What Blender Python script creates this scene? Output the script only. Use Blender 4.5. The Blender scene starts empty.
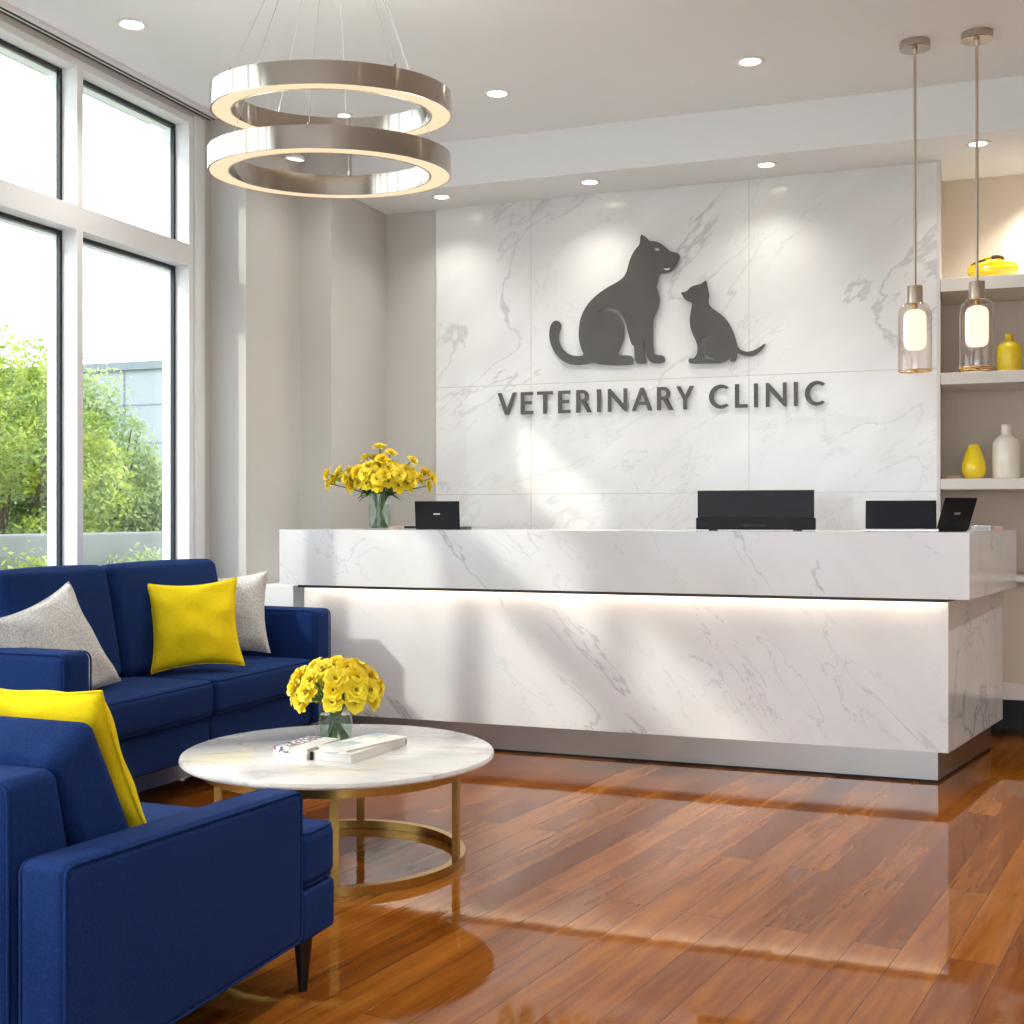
import bpy, bmesh, math, random
from mathutils import Vector, Matrix, noise
from mathutils.geometry import tessellate_polygon
PI = math.pi
R = math.radians
C = bpy.context.scene.collection
# ------------------------------------------------------------------ object helpers
def link(o, parent=None):
    C.objects.link(o)
    if parent is not None:
        o.parent = parent
    return o
def thing(name, label, cat, loc=(0, 0, 0), rz=0.0, group=None):
    o = bpy.data.objects.new(name, None)
    C.objects.link(o)
    o.empty_display_size = 0.1
    o.location = loc
    o.rotation_euler = (0, 0, rz)
    o['label'] = label
    o['category'] = cat
    if group:
        o['group'] = group
    return o
def tag(o, label, cat, group=None):
    o['label'] = label
    o['category'] = cat
    if group:
        o['group'] = group
    return o
def struct(o):
    o['kind'] = 'structure'
    return o
class MB:
    """collects shapes and links them as one mesh object"""
    def __init__(s):
        s.bm = bmesh.new()
    def build(s, name, mat, parent=None, smooth=False, sharp=40, loc=None, rot=None):
        me = bpy.data.meshes.new(name)
        bmesh.ops.recalc_face_normals(s.bm, faces=s.bm.faces)
        s.bm.to_mesh(me)
        s.bm.free()
        me.materials.append(mat)
        if smooth:
            me.shade_smooth()
            me.set_sharp_from_angle(angle=R(sharp))
        o = bpy.data.objects.new(name, me)
        link(o, parent)
        if loc: o.location = loc
        if rot: o.rotation_euler = rot
        return o
    def pydata(s, vs, fs, M=None):
        bv = [s.bm.verts.new(M @ Vector(v) if M else v) for v in vs]
        for f in fs:
            try: s.bm.faces.new([bv[i] for i in f])
            except ValueError: pass
    def box(s, x0, x1, y0, y1, z0, z1, M=None):
        vs = [(x, y, z) for x in (x0, x1) for y in (y0, y1) for z in (z0, z1)]
        s.pydata(vs, [(0, 1, 3, 2), (4, 6, 7, 5), (0, 4, 5, 1), (2, 3, 7, 6), (0, 2, 6, 4), (1, 5, 7, 3)], M)
        return s
    def bbox(s, x0, x1, y0, y1, z0, z1, r=0.004, M=None, seg=2):
        """box with rounded edges"""
        return s.soft((x0 + x1) / 2, (y0 + y1) / 2, (z0 + z1) / 2, (x1 - x0) / 2, (y1 - y0) / 2, (z1 - z0) / 2, r, M=M, n=1, k=seg)
    def soft(s, cx, cy, cz, hx, hy, hz, r, puff=(0, 0, 0), M=None, n=6, k=4, fn=None):
        """rounded box, n inner divisions, k divisions on the rounding, puff bulges per axis"""
        def grid(h):
            rr = min(r, h * 0.999)
            i = h - rr
            a = [-h + rr * (1 - math.tan(PI / 4 * (1 - j / k))) for j in range(k)]
            m = [-i + 2 * i * j / n for j in range(n + 1)]
            b = [-v for v in reversed(a)]
            return a + m + b
        G = [grid(hx), grid(hy), grid(hz)]
        H = (hx, hy, hz)
        verts = {}
        def vert(p):
            key = tuple(round(c, 6) for c in p)
            if key in verts: return verts[key]
            inner = [max(-(H[i] - min(r, H[i] * .999)), min(H[i] - min(r, H[i] * .999), p[i])) for i in range(3)]
            d = Vector([p[i] - inner[i] for i in range(3)])
            q = Vector(inner)
            if d.length > 1e-9:
                q = q + d.normalized() * r
            t = [max(-1, min(1, p[i] / H[i])) for i in range(3)]
            out = q.copy()
            for a in range(3):
                if puff[a]:
                    o = [b for b in range(3) if b != a]
                    w = (1 - t[o[0]] ** 2) * (1 - t[o[1]] ** 2)
                    out[a] += puff[a] * w * (1 if t[a] > 0 else -1) * abs(t[a])
            out = out + Vector((cx, cy, cz))
            if fn: out = Vector(fn(out))
            if M: out = M @ out
            verts[key] = s.bm.verts.new(out)
            return verts[key]
        for a in range(3):
            b, c = [(1, 2), (2, 0), (0, 1)][a]
            for sg in (-1, 1):
                for i in range(len(G[b]) - 1):
                    for j in range(len(G[c]) - 1):
                        ps = []
                        for (u, v) in ((i, j), (i + 1, j), (i + 1, j + 1), (i, j + 1)):
                            p = [0, 0, 0]
                            p[a] = sg * H[a]; p[b] = G[b][u]; p[c] = G[c][v]
                            ps.append(vert(p))
                        if len(set(ps)) == 4:
                            try: s.bm.faces.new(ps)
                            except ValueError: pass
        return s
    def lathe(s, prof, cx=0, cy=0, n=32, cap0=True, cap1=True, M=None):
        rings = []
        for (r, z) in prof:
            ring = []
            for i in range(n):
                a = 2 * PI * i / n
                p = Vector((cx + r * math.cos(a), cy + r * math.sin(a), z))
                ring.append(s.bm.verts.new(M @ p if M else p))
            rings.append(ring)
        for a, b in zip(rings[:-1], rings[1:]):
            for i in range(n):
                s.bm.faces.new((a[i], a[(i + 1) % n], b[(i + 1) % n], b[i]))
        if cap0 and prof[0][0] > 1e-6: s.bm.faces.new(rings[0][::-1])
        if cap1 and prof[-1][0] > 1e-6: s.bm.faces.new(rings[-1])
        return s
    def tube(s, pts, r, n=8, closed=False, M=None, r1=None):
        pts = [Vector(p) for p in pts]
        N = len(pts)
        rings = []
        up = None
        for i, p in enumerate(pts):
            if closed: t = pts[(i + 1) % N] - pts[i - 1]
            else: t = pts[min(i + 1, N - 1)] - pts[max(i - 1, 0)]
            t.normalize()
            if up is None:
                up = Vector((0, 0, 1)) if abs(t.z) < .9 else Vector((1, 0, 0))
            x = t.cross(up)
            if x.length < 1e-4: x = t.cross(Vector((0, 1, 0)))
            x.normalize()
            y = x.cross(t).normalized()
            up = y
            rr = r if r1 is None else r + (r1 - r) * i / max(1, N - 1)
            ring = []
            for j in range(n):
                a = 2 * PI * j / n
                q = p + x * rr * math.cos(a) + y * rr * math.sin(a)
                ring.append(s.bm.verts.new(M @ q if M else q))
            rings.append(ring)
        m = N if closed else N - 1
        for i in range(m):
            a, b = rings[i], rings[(i + 1) % N]
            for j in range(n):
                s.bm.faces.new((a[j], a[(j + 1) % n], b[(j + 1) % n], b[j]))
        if not closed:
            s.bm.faces.new(rings[0][::-1]); s.bm.faces.new(rings[-1])
        return s
    def rrect(s, axis, pos, a0, a1, b0, b1, rad, r=0.004, seg=4, M=None, open_side=None):
        """a thin tube round a rounded rectangle (a seam)"""
        pts = []
        for (ca, cb, st) in ((a1 - rad, b1 - rad, 0), (a0 + rad, b1 - rad, 90), (a0 + rad, b0 + rad, 180), (a1 - rad, b0 + rad, 270)):
            for k in range(seg + 1):
                t = R(st + 90 * k / seg)
                pts.append((ca + rad * math.cos(t), cb + rad * math.sin(t)))
        dense = []
        for i in range(len(pts)):
            p, q = pts[i], pts[(i + 1) % len(pts)]
            L = math.hypot(q[0] - p[0], q[1] - p[1])
            m = max(1, int(L / .1))
            for k in range(m):
                dense.append((p[0] + (q[0] - p[0]) * k / m, p[1] + (q[1] - p[1]) * k / m))
        P = []
        for a, b in dense:
            P.append({0: (pos, a, b), 1: (a, pos, b), 2: (a, b, pos)}[axis])
        return s.tube(P, r, 6, True, M)
    def prism(s, loops, y0, y1, M=None):
        """loops of (x, z); first the outline, then holes; a solid from y0 to y1"""
        V3 = [[Vector((x, z, 0)) for x, z in L] for L in loops]
        tris = tessellate_polygon(V3)
        flat = [p for L in loops for p in L]
        T = lambda p: (M @ Vector(p)) if M else p
        A = [s.bm.verts.new(T((x, y0, z))) for x, z in flat]
        B = [s.bm.verts.new(T((x, y1, z))) for x, z in flat]
        for t in tris:
            for W, q in ((A, t), (B, t[::-1])):
                try: s.bm.faces.new([W[i] for i in q])
                except ValueError: pass
        k = 0
        for L in loops:
            n = len(L)
            for i in range(n):
                a, b = k + i, k + (i + 1) % n
                try: s.bm.faces.new((A[a], A[b], B[b], B[a]))
                except ValueError: pass
            k += n
        return s
    def extr(s, poly, z0, z1):
        """floor plan polygon (x, y) lifted from z0 to z1"""
        n = len(poly)
        a = [s.bm.verts.new((x, y, z0)) for x, y in poly]
        b = [s.bm.verts.new((x, y, z1)) for x, y in poly]
        s.bm.faces.new(a[::-1]); s.bm.faces.new(b)
        for i in range(n):
            s.bm.faces.new((a[i], a[(i + 1) % n], b[(i + 1) % n], b[i]))
        return s
def smooth_loop(P, it=1):
    for _ in range(it):
        Q = []
        for i in range(len(P)):
            a, b = P[i], P[(i + 1) % len(P)]
            Q += [(a[0] * .75 + b[0] * .25, a[1] * .75 + b[1] * .25), (a[0] * .25 + b[0] * .75, a[1] * .25 + b[1] * .75)]
        P = Q
    return P
# ------------------------------------------------------------------ materials
def newmat(name):
    m = bpy.data.materials.new(name)
    m.use_nodes = True
    nt = m.node_tree
    return m, nt, nt.nodes, nt.links, nt.nodes['Principled BSDF']
def simple(name, col, rough=.5, metal=0., coat=0., bump=0., bscale=200., var=0., vscale=6., sheen=0., spec=.5):
    m, nt, N, L, b = newmat(name)
    b.inputs['Base Color'].default_value = (*col, 1)
    b.inputs['Roughness'].default_value = rough
    b.inputs['Metallic'].default_value = metal
    b.inputs['Coat Weight'].default_value = coat
    b.inputs['Coat Roughness'].default_value = .05
    b.inputs['Specular IOR Level'].default_value = spec
    b.inputs['Sheen Weight'].default_value = sheen
    tc = N.new('ShaderNodeTexCoord')
    if var:
        n = N.new('ShaderNodeTexNoise'); n.inputs['Scale'].default_value = vscale; n.inputs['Detail'].default_value = 4
        L.new(tc.outputs['Object'], n.inputs['Vector'])
        r = N.new('ShaderNodeValToRGB')
        r.color_ramp.elements[0].position = .3; r.color_ramp.elements[1].position = .7
        r.color_ramp.elements[0].color = (*[c * (1 - var) for c in col], 1)
        r.color_ramp.elements[1].color = (*[min(1, c * (1 + var)) for c in col], 1)
        L.new(n.outputs['Fac'], r.inputs['Fac']); L.new(r.outputs['Color'], b.inputs['Base Color'])
    if bump:
        n = N.new('ShaderNodeTexNoise'); n.inputs['Scale'].default_value = bscale; n.inputs['Detail'].default_value = 3
        L.new(tc.outputs['Object'], n.inputs['Vector'])
        bp = N.new('ShaderNodeBump'); bp.inputs['Strength'].default_value = bump; bp.inputs['Distance'].default_value = .003
        L.new(n.outputs['Fac'], bp.inputs['Height']); L.new(bp.outputs['Normal'], b.inputs['Normal'])
    return m
def emit(name, col, strength):
    m = bpy.data.materials.new(name); m.use_nodes = True
    N, L = m.node_tree.nodes, m.node_tree.links
    N.remove(N['Principled BSDF'])
    e = N.new('ShaderNodeEmission'); e.inputs['Color'].default_value = (*col, 1); e.inputs['Strength'].default_value = strength
    L.new(e.outputs[0], N['Material Output'].inputs['Surface'])
    return m
def glass(name, tint=(1, 1, 1), ior=1.45, rough=.0, gain=1.0):
    """thin clear glass: what is behind shows through, reflections by the angle"""
    m = bpy.data.materials.new(name); m.use_nodes = True
    N, L = m.node_tree.nodes, m.node_tree.links
    N.remove(N['Principled BSDF'])
    t = N.new('ShaderNodeBsdfTransparent'); t.inputs['Color'].default_value = (*tint, 1)
    g = N.new('ShaderNodeBsdfGlossy'); g.inputs['Roughness'].default_value = rough
    f = N.new('ShaderNodeLayerWeight'); f.inputs['Blend'].default_value = .5
    pw = N.new('ShaderNodeMath'); pw.operation = 'POWER'; pw.inputs[1].default_value = 5; L.new(f.outputs['Facing'], pw.inputs[0])
    f0 = ((ior - 1) / (ior + 1)) ** 2 * gain
    mu = N.new('ShaderNodeMath'); mu.operation = 'MULTIPLY_ADD'; mu.inputs[1].default_value = 1 - f0; mu.inputs[2].default_value = f0; mu.use_clamp = True
    x = N.new('ShaderNodeMixShader')
    L.new(pw.outputs[0], mu.inputs[0]); L.new(mu.outputs[0], x.inputs[0])
    L.new(t.outputs[0], x.inputs[1]); L.new(g.outputs[0], x.inputs[2])
    L.new(x.outputs[0], N['Material Output'].inputs['Surface'])
    return m
def marble(name, base, vein, rot=(0, 0, 0), scale=1., amount=1., rough=.15, stretch=(1, 1, 1), width=.02, seed=0., coat=.0, joints=None):
    m, nt, N, L, b = newmat(name)
    b.inputs['Roughness'].default_value = rough
    b.inputs['Coat Weight'].default_value = coat; b.inputs['Coat Roughness'].default_value = .03
    tc = N.new('ShaderNodeTexCoord')
    mp = N.new('ShaderNodeMapping'); mp.inputs['Rotation'].default_value = rot; mp.inputs['Location'].default_value = (seed, seed * .7, seed * 1.3)
    mp2 = N.new('ShaderNodeMapping'); mp2.inputs['Scale'].default_value = stretch
    L.new(tc.outputs['Object'], mp.inputs['Vector']); L.new(mp.outputs[0], mp2.inputs['Vector'])
    def band(sc, det, dist, w, off):
        n = N.new('ShaderNodeTexNoise'); n.inputs['Scale'].default_value = sc; n.inputs['Detail'].default_value = det
        n.inputs['Roughness'].default_value = .55; n.inputs['Distortion'].default_value = dist
        ad = N.new('ShaderNodeVectorMath'); ad.operation = 'ADD'; ad.inputs[1].default_value = (off, off * 2, off * 3)
        L.new(mp2.outputs[0], ad.inputs[0]); L.new(ad.outputs[0], n.inputs['Vector'])
        s = N.new('ShaderNodeMath'); s.operation = 'SUBTRACT'; s.inputs[1].default_value = .5; L.new(n.outputs['Fac'], s.inputs[0])
        a = N.new('ShaderNodeMath'); a.operation = 'ABSOLUTE'; L.new(s.outputs[0], a.inputs[0])
        mr = N.new('ShaderNodeMapRange'); mr.interpolation_type = 'SMOOTHSTEP'
        mr.inputs['From Min'].default_value = 0; mr.inputs['From Max'].default_value = w
        mr.inputs['To Min'].default_value = 1; mr.inputs['To Max'].default_value = 0
        L.new(a.outputs[0], mr.inputs['Value'])
        return mr.outputs[0]
    v1 = band(1.1 * scale, 7, .5, width, 0)
    v2 = band(2.6 * scale, 6, .8, width * .8, 7.3)
    # patches where veins are strong
    pn = N.new('ShaderNodeTexNoise'); pn.inputs['Scale'].default_value = 1.3 * scale; pn.inputs['Detail'].default_value = 2
    L.new(mp.outputs[0], pn.inputs['Vector'])
    pr = N.new('ShaderNodeMapRange'); pr.inputs['From Min'].default_value = .42; pr.inputs['From Max'].default_value = .62; L.new(pn.outputs['Fac'], pr.inputs['Value'])
    m2 = N.new('ShaderNodeMath'); m2.operation = 'MULTIPLY'; L.new(v2, m2.inputs[0]); L.new(pr.outputs[0], m2.inputs[1])
    m3 = N.new('ShaderNodeMath'); m3.operation = 'MULTIPLY'; L.new(m2.outputs[0], m3.inputs[0]); m3.inputs[1].default_value = .6
    pr1 = N.new('ShaderNodeMapRange'); pr1.inputs['From Min'].default_value = .62; pr1.inputs['From Max'].default_value = .4; pr1.inputs['To Min'].default_value = .15; L.new(pn.outputs['Fac'], pr1.inputs['Value'])
    m1 = N.new('ShaderNodeMath'); m1.operation = 'MULTIPLY'; L.new(v1, m1.inputs[0]); L.new(pr1.outputs[0], m1.inputs[1])
    mx = N.new('ShaderNodeMath'); mx.operation = 'MAXIMUM'; L.new(m1.outputs[0], mx.inputs[0]); L.new(m3.outputs[0], mx.inputs[1])
    am = N.new('ShaderNodeMath'); am.operation = 'MULTIPLY'; am.inputs[1].default_value = amount; am.use_clamp = True; L.new(mx.outputs[0], am.inputs[0])
    cn = N.new('ShaderNodeTexNoise'); cn.inputs['Scale'].default_value = 2.2 * scale; cn.inputs['Detail'].default_value = 6; L.new(mp2.outputs[0], cn.inputs['Vector'])
    cr = N.new('ShaderNodeValToRGB')
    cr.color_ramp.elements[0].position = .35; cr.color_ramp.elements[1].position = .62
    cr.color_ramp.elements[0].color = (*[c * .9 for c in base], 1); cr.color_ramp.elements[1].color = (*base, 1)
    L.new(cn.outputs['Fac'], cr.inputs['Fac'])
    mixc = N.new('ShaderNodeMixRGB'); mixc.inputs['Color2'].default_value = (*vein, 1)
    L.new(am.outputs[0], mixc.inputs['Fac']); L.new(cr.outputs['Color'], mixc.inputs['Color1'])
    out = mixc.outputs[0]
    if joints:
        # fine joints between the stone sheets at real positions (x list, z list)
        sx = N.new('ShaderNodeSeparateXYZ'); L.new(tc.outputs['Object'], sx.inputs[0])
        fac = None
        for ax, vals in (('X', joints[0]), ('Z', joints[1])):
            for v in vals:
                cmpn = N.new('ShaderNodeMath'); cmpn.operation = 'COMPARE'; cmpn.inputs[1].default_value = v; cmpn.inputs[2].default_value = .0018
                L.new(sx.outputs[ax], cmpn.inputs[0])
                if fac is None: fac = cmpn.outputs[0]
                else:
                    a = N.new('ShaderNodeMath'); a.operation = 'MAXIMUM'; L.new(fac, a.inputs[0]); L.new(cmpn.outputs[0], a.inputs[1]); fac = a.outputs[0]
        j = N.new('ShaderNodeMixRGB'); j.inputs['Color2'].default_value = (.55, .51, .45, 1)
        L.new(fac, j.inputs['Fac']); L.new(out, j.inputs['Color1']); out = j.outputs[0]
    L.new(out, b.inputs['Base Color'])
    return m
def wood_floor():
    m, nt, N, L, b = newmat('oak_boards')
    tc = N.new('ShaderNodeTexCoord')
    mp = N.new('ShaderNodeMapping'); mp.inputs['Rotation'].default_value = (0, 0, R(90 + 9.5)); L.new(tc.outputs['Object'], mp.inputs['Vector'])
    br = N.new('ShaderNodeTexBrick')
    br.inputs['Scale'].default_value = 1; br.inputs['Brick Width'].default_value = 1.7; br.inputs['Row Height'].default_value = .125
    br.inputs['Mortar Size'].default_value = .0011; br.inputs['Mortar Smooth'].default_value = .3; br.inputs['Bias'].default_value = 0
    br.offset = .37; br.offset_frequency = 2
    br.inputs['Color1'].default_value = (0, 0, 0, 1); br.inputs['Color2'].default_value = (1, 1, 1, 1); br.inputs['Mortar'].default_value = (.5, .5, .5, 1)
    L.new(mp.outputs[0], br.inputs['Vector'])
    # grain: noise stretched along the boards, shifted per board
    mp2 = N.new('ShaderNodeMapping'); mp2.inputs['Scale'].default_value = (1.3, 15, 1); L.new(mp.outputs[0], mp2.inputs['Vector'])
    ad = N.new('ShaderNodeVectorMath'); ad.operation = 'MULTIPLY_ADD'; ad.inputs[1].default_value = (7, 13, 5)
    L.new(br.outputs['Color'], ad.inputs[0]); L.new(mp2.outputs[0], ad.inputs[2])
    g = N.new('ShaderNodeTexNoise'); g.inputs['Scale'].default_value = 1.6; g.inputs['Detail'].default_value = 8; g.inputs['Roughness'].default_value = .6; g.inputs['Distortion'].default_value = .25
    L.new(ad.outputs[0], g.inputs['Vector'])
    sx = N.new('ShaderNodeSeparateColor'); L.new(br.outputs['Color'], sx.inputs[0])
    a = N.new('ShaderNodeMath'); a.operation = 'MULTIPLY'; a.inputs[1].default_value = .46; L.new(sx.outputs[0], a.inputs[0])
    a2 = N.new('ShaderNodeMath'); a2.operation = 'MULTIPLY_ADD'; a2.inputs[1].default_value = 1.0; L.new(g.outputs['Fac'], a2.inputs[0]); L.new(a.outputs[0], a2.inputs[2])
    cr = N.new('ShaderNodeValToRGB')
    e = cr.color_ramp.elements
    e[0].position = .24; e[0].color = (.085, .021, .003, 1)
    e[1].position = 1.15 if False else 1.0; e[1].color = (.30, .100, .013, 1)
    e2 = e.new(.62); e2.color = (.165, .046, .005, 1)
    L.new(a2.outputs[0], cr.inputs['Fac'])
    j = N.new('ShaderNodeMixRGB'); j.blend_type = 'MULTIPLY'; j.inputs['Color2'].default_value = (.35, .25, .2, 1)
    L.new(br.outputs['Fac'], j.inputs['Fac']); L.new(cr.outputs['Color'], j.inputs['Color1'])
    L.new(j.outputs[0], b.inputs['Base Color'])
    b.inputs['Roughness'].default_value = .5; b.inputs['Specular IOR Level'].default_value = .0
    b.inputs['Coat Weight'].default_value = .85; b.inputs['Coat Roughness'].default_value = .04; b.inputs['Coat IOR'].default_value = 1.5
    # slight ripple of the lacquer
    n2 = N.new('ShaderNodeTexNoise'); n2.inputs['Scale'].default_value = 1.0; n2.inputs['Detail'].default_value = 4
    mp3 = N.new('ShaderNodeMapping'); mp3.inputs['Scale'].default_value = (2.2, 13, 1); L.new(mp.outputs[0], mp3.inputs['Vector']); L.new(mp3.outputs[0], n2.inputs['Vector'])
    bp = N.new('ShaderNodeBump'); bp.inputs['Strength'].default_value = .10; bp.inputs['Distance'].default_value = .004
    L.new(n2.outputs['Fac'], bp.inputs['Height'])
    bp2 = N.new('ShaderNodeBump'); bp2.inputs['Strength'].default_value = .25; bp2.inputs['Distance'].default_value = .001; bp2.invert = True
    L.new(br.outputs['Fac'], bp2.inputs['Height']); L.new(bp.outputs['Normal'], bp2.inputs['Normal'])
    L.new(bp2.outputs['Normal'], b.inputs['Coat Normal']); L.new(bp2.outputs['Normal'], b.inputs['Normal'])
    return m
def fabric(name, col, var=.18, sheen=.25, weave=900., speck=None):
    m, nt, N, L, b = newmat(name)
    b.inputs['Roughness'].default_value = .9; b.inputs['Specular IOR Level'].default_value = .15
    b.inputs['Sheen Weight'].default_value = sheen; b.inputs['Sheen Roughness'].default_value = .5
    b.inputs['Sheen Tint'].default_value = (*[min(1, c * 3 + .1) for c in col], 1)
    tc = N.new('ShaderNodeTexCoord')
    n = N.new('ShaderNodeTexNoise'); n.inputs['Scale'].default_value = 160; n.inputs['Detail'].default_value = 4; n.inputs['Roughness'].default_value = .7
    L.new(tc.outputs['Object'], n.inputs['Vector'])
    r = N.new('ShaderNodeValToRGB'); r.color_ramp.elements[0].position = .38; r.color_ramp.elements[1].position = .62
    lo = speck or tuple(c * (1 - var) for c in col)
    r.color_ramp.elements[0].color = (*lo, 1); r.color_ramp.elements[1].color = (*[min(1, c * (1 + var)) for c in col], 1)
    L.new(n.outputs['Fac'], r.inputs['Fac']); L.new(r.outputs['Color'], b.inputs['Base Color'])
    w = N.new('ShaderNodeTexNoise'); w.inputs['Scale'].default_value = weave; w.inputs['Detail'].default_value = 2
    L.new(tc.outputs['Object'], w.inputs['Vector'])
    w2 = N.new('ShaderNodeTexNoise'); w2.inputs['Scale'].default_value = 7; w2.inputs['Detail'].default_value = 3; L.new(tc.outputs['Object'], w2.inputs['Vector'])
    bp = N.new('ShaderNodeBump'); bp.inputs['Strength'].default_value = .35; bp.inputs['Distance'].default_value = .002; L.new(w.outputs['Fac'], bp.inputs['Height'])
    bp2 = N.new('ShaderNodeBump'); bp2.inputs['Strength'].default_value = .25; bp2.inputs['Distance'].default_value = .02; L.new(w2.outputs['Fac'], bp2.inputs['Height']); L.new(bp.outputs['Normal'], bp2.inputs['Normal'])
    L.new(bp2.outputs['Normal'], b.inputs['Normal'])
    return m
def brushed(name, col, rough=.28, scale=(3, 3, 260)):
    m, nt, N, L, b = newmat(name)
    b.inputs['Base Color'].default_value = (*col, 1); b.inputs['Metallic'].default_value = 1
    tc = N.new('ShaderNodeTexCoord'); mp = N.new('ShaderNodeMapping'); mp.inputs['Scale'].default_value = scale
    n = N.new('ShaderNodeTexNoise'); n.inputs['Scale'].default_value = 1; n.inputs['Detail'].default_value = 3
    L.new(tc.outputs['Object'], mp.inputs['Vector']); L.new(mp.outputs[0], n.inputs['Vector'])
    mr = N.new('ShaderNodeMapRange'); mr.inputs['To Min'].default_value = rough * .7; mr.inputs['To Max'].default_value = rough * 1.4
    L.new(n.outputs['Fac'], mr.inputs['Value']); L.new(mr.outputs[0], b.inputs['Roughness'])
    b.inputs['Anisotropic'].default_value = .5
    return m
M = {}
M['wall'] = simple('warm_grey_paint', (.58, .565, .535), .75, bump=.04, bscale=300, var=.015, vscale=2)
M['ceiling'] = simple('ceiling_paint', (.85, .87, .885), .85, var=.01, vscale=2)
M['white'] = simple('white_trim_paint', (.80, .80, .79), .45, var=.01)
M['frame'] = simple('white_aluminium', (.84, .85, .86), .35, var=.01)
M['gasket'] = simple('black_gasket', (.006, .012, .016), .4, var=.1)
M['track'] = simple('dark_slot', (.03, .028, .025), .5, var=.1)
M['glass'] = glass('window_glass', (.97, .985, .98), 1.5)
M['vglass'] = glass('vase_glass', (.93, .965, .95), 1.5, gain=1.3)
M['pglass'] = glass('lamp_glass', (.97, .94, .92), 1.5, gain=1.6)
M['floor'] = wood_floor()
M['marble_wall'] = marble('wall_marble', (.80, .80, .795), (.42, .42, .42), rot=(0, R(38), 0), scale=.95, amount=.55, rough=.2, stretch=(.6, 1, 1.6), width=.012, seed=3.1, coat=.35,
                          joints=([-2.47, -1.171], [1.958, 1.301]))
M['marble_desk'] = marble('desk_marble', (.78, .78, .78), (.32, .33, .37), rot=(0, R(-46), 0), scale=1.0, amount=.60, rough=.16, stretch=(.55, 1, 1.6), width=.011, seed=9.4, coat=.3)
M['marble_table'] = marble('table_marble', (.72, .71, .69), (.40, .39, .38), rot=(0, 0, R(-20)), scale=2.2, amount=.6, rough=.12, stretch=(.6, 1.6, 1), width=.025, seed=1.2, coat=.4)
M['steel'] = brushed('brushed_steel', (.46, .45, .435), .32, (3, 3, 260))
M['nickel'] = simple('satin_nickel', (.52, .47, .41), .13, 1., var=.03, vscale=3)
M['rod'] = simple('champagne_metal', (.60, .52, .42), .28, 1., var=.05)
M['brass'] = simple('satin_brass', (.52, .34, .10), .27, 1., var=.03, vscale=3)
M['gold'] = simple('polished_gold', (.85, .58, .28), .15, 1., var=.03)
M['navy'] = fabric('navy_fabric', (.0055, .025, .115), .2, .06)
M['yellow_fabric'] = fabric('yellow_cotton', (.88, .67, .010), .06, .1)
M['grey_fabric'] = fabric('grey_tweed', (.70, .69, .67), .1, .1, speck=(.42, .41, .39))
M['black_wood'] = simple('black_leg_lacquer', (.008, .007, .007), .3, var=.2)
M['black'] = simple('black_plastic', (.007, .008, .010), .4, spec=.2, var=.15, vscale=30)
M['darkpanel'] = simple('charcoal_plastic', (.019, .022, .027), .5, spec=.25, var=.1, vscale=30, bump=.05)
M['screen'] = simple('dark_screen', (.006, .010, .018), .08, var=.1)
M['silver'] = simple('silver_plastic', (.55, .55, .56), .3, .8, var=.05)
M['sign'] = simple('dark_grey_metal_paint', (.095, .088, .082), .42, .35, var=.06, vscale=8)
M['signlight'] = simple('pale_grey_inlay', (.42, .41, .40), .5, var=.03)
M['yglaze'] = simple('yellow_glaze', (.84, .62, .006), .12, coat=.6, var=.05)
M['wglaze'] = simple('cream_glaze', (.74, .69, .60), .10, coat=.7, var=.06, vscale=4)
M['ysat'] = simple('yellow_satin_glaze', (.80, .58, .02), .3, coat=.2, var=.04)
M['brownpod'] = simple('brown_dry_husk', (.08, .045, .01), .6, var=.4, vscale=40)
M['shelf'] = simple('shelf_lacquer', (.66, .62, .575), .4, var=.01)
M['niche'] = simple('niche_paint', (.66, .58, .49), .7, var=.02)
M['taupe'] = simple('taupe_paint', (.50, .43, .36), .7, var=.02)
M['petal'] = simple('yellow_petal', (.95, .76, .03), .55, var=.12, vscale=14, sheen=.1)
M['petal_dark'] = simple('yellow_deep_petal', (.94, .71, .02), .55, var=.12, vscale=14)
M['centre'] = simple('olive_flower_centre', (.22, .16, .01), .8, var=.3, vscale=200)
M['stem'] = simple('green_stem', (.07, .16, .025), .5, var=.3, vscale=20)
M['leafd'] = simple('dark_leaf', (.035, .10, .02), .5, var=.3, vscale=20)
M['water'] = glass('vase_water', (.86, .93, .86), 1.33)
M['led'] = emit('warm_led', (1.0, .80, .60), 5.5)
M['ring_led'] = emit('ring_diffuser', (1.0, .76, .50), .5)
M['ceiling_fill'] = emit('added_fill_strip', (1.0, .93, .84), 5.0)  # fill glow for the ceiling, added on the chandelier
M['downled'] = emit('downlight_lens', (1.0, .88, .70), 5.0)
M['bulb'] = emit('frosted_lamp', (1.0, .84, .64), .75)
M['paper'] = simple('white_paper', (.80, .78, .74), .6, var=.05, vscale=300)
M['pink'] = simple('dusty_pink_paper', (.55, .40, .33), .6, var=.08)
M['concrete'] = simple('pale_concrete', (.20, .21, .19), .9, var=.08, vscale=3, bump=.2, bscale=40)
M['panel'] = simple('pale_cladding', (.24, .27, .30), .5, var=.03, vscale=.3)
M['panel_line'] = simple('cladding_joint', (.14, .17, .20), .5, var=.1)
M['bounce_paving'] = simple('pale_bounce_paving', (.62, .62, .60), .85, var=.06, vscale=3)
M['grass'] = simple('lawn', (.16, .26, .06), .95, var=.3, vscale=2)
M['bark'] = simple('bark', (.10, .07, .045), .9, var=.3, vscale=20, bump=.5)
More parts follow.
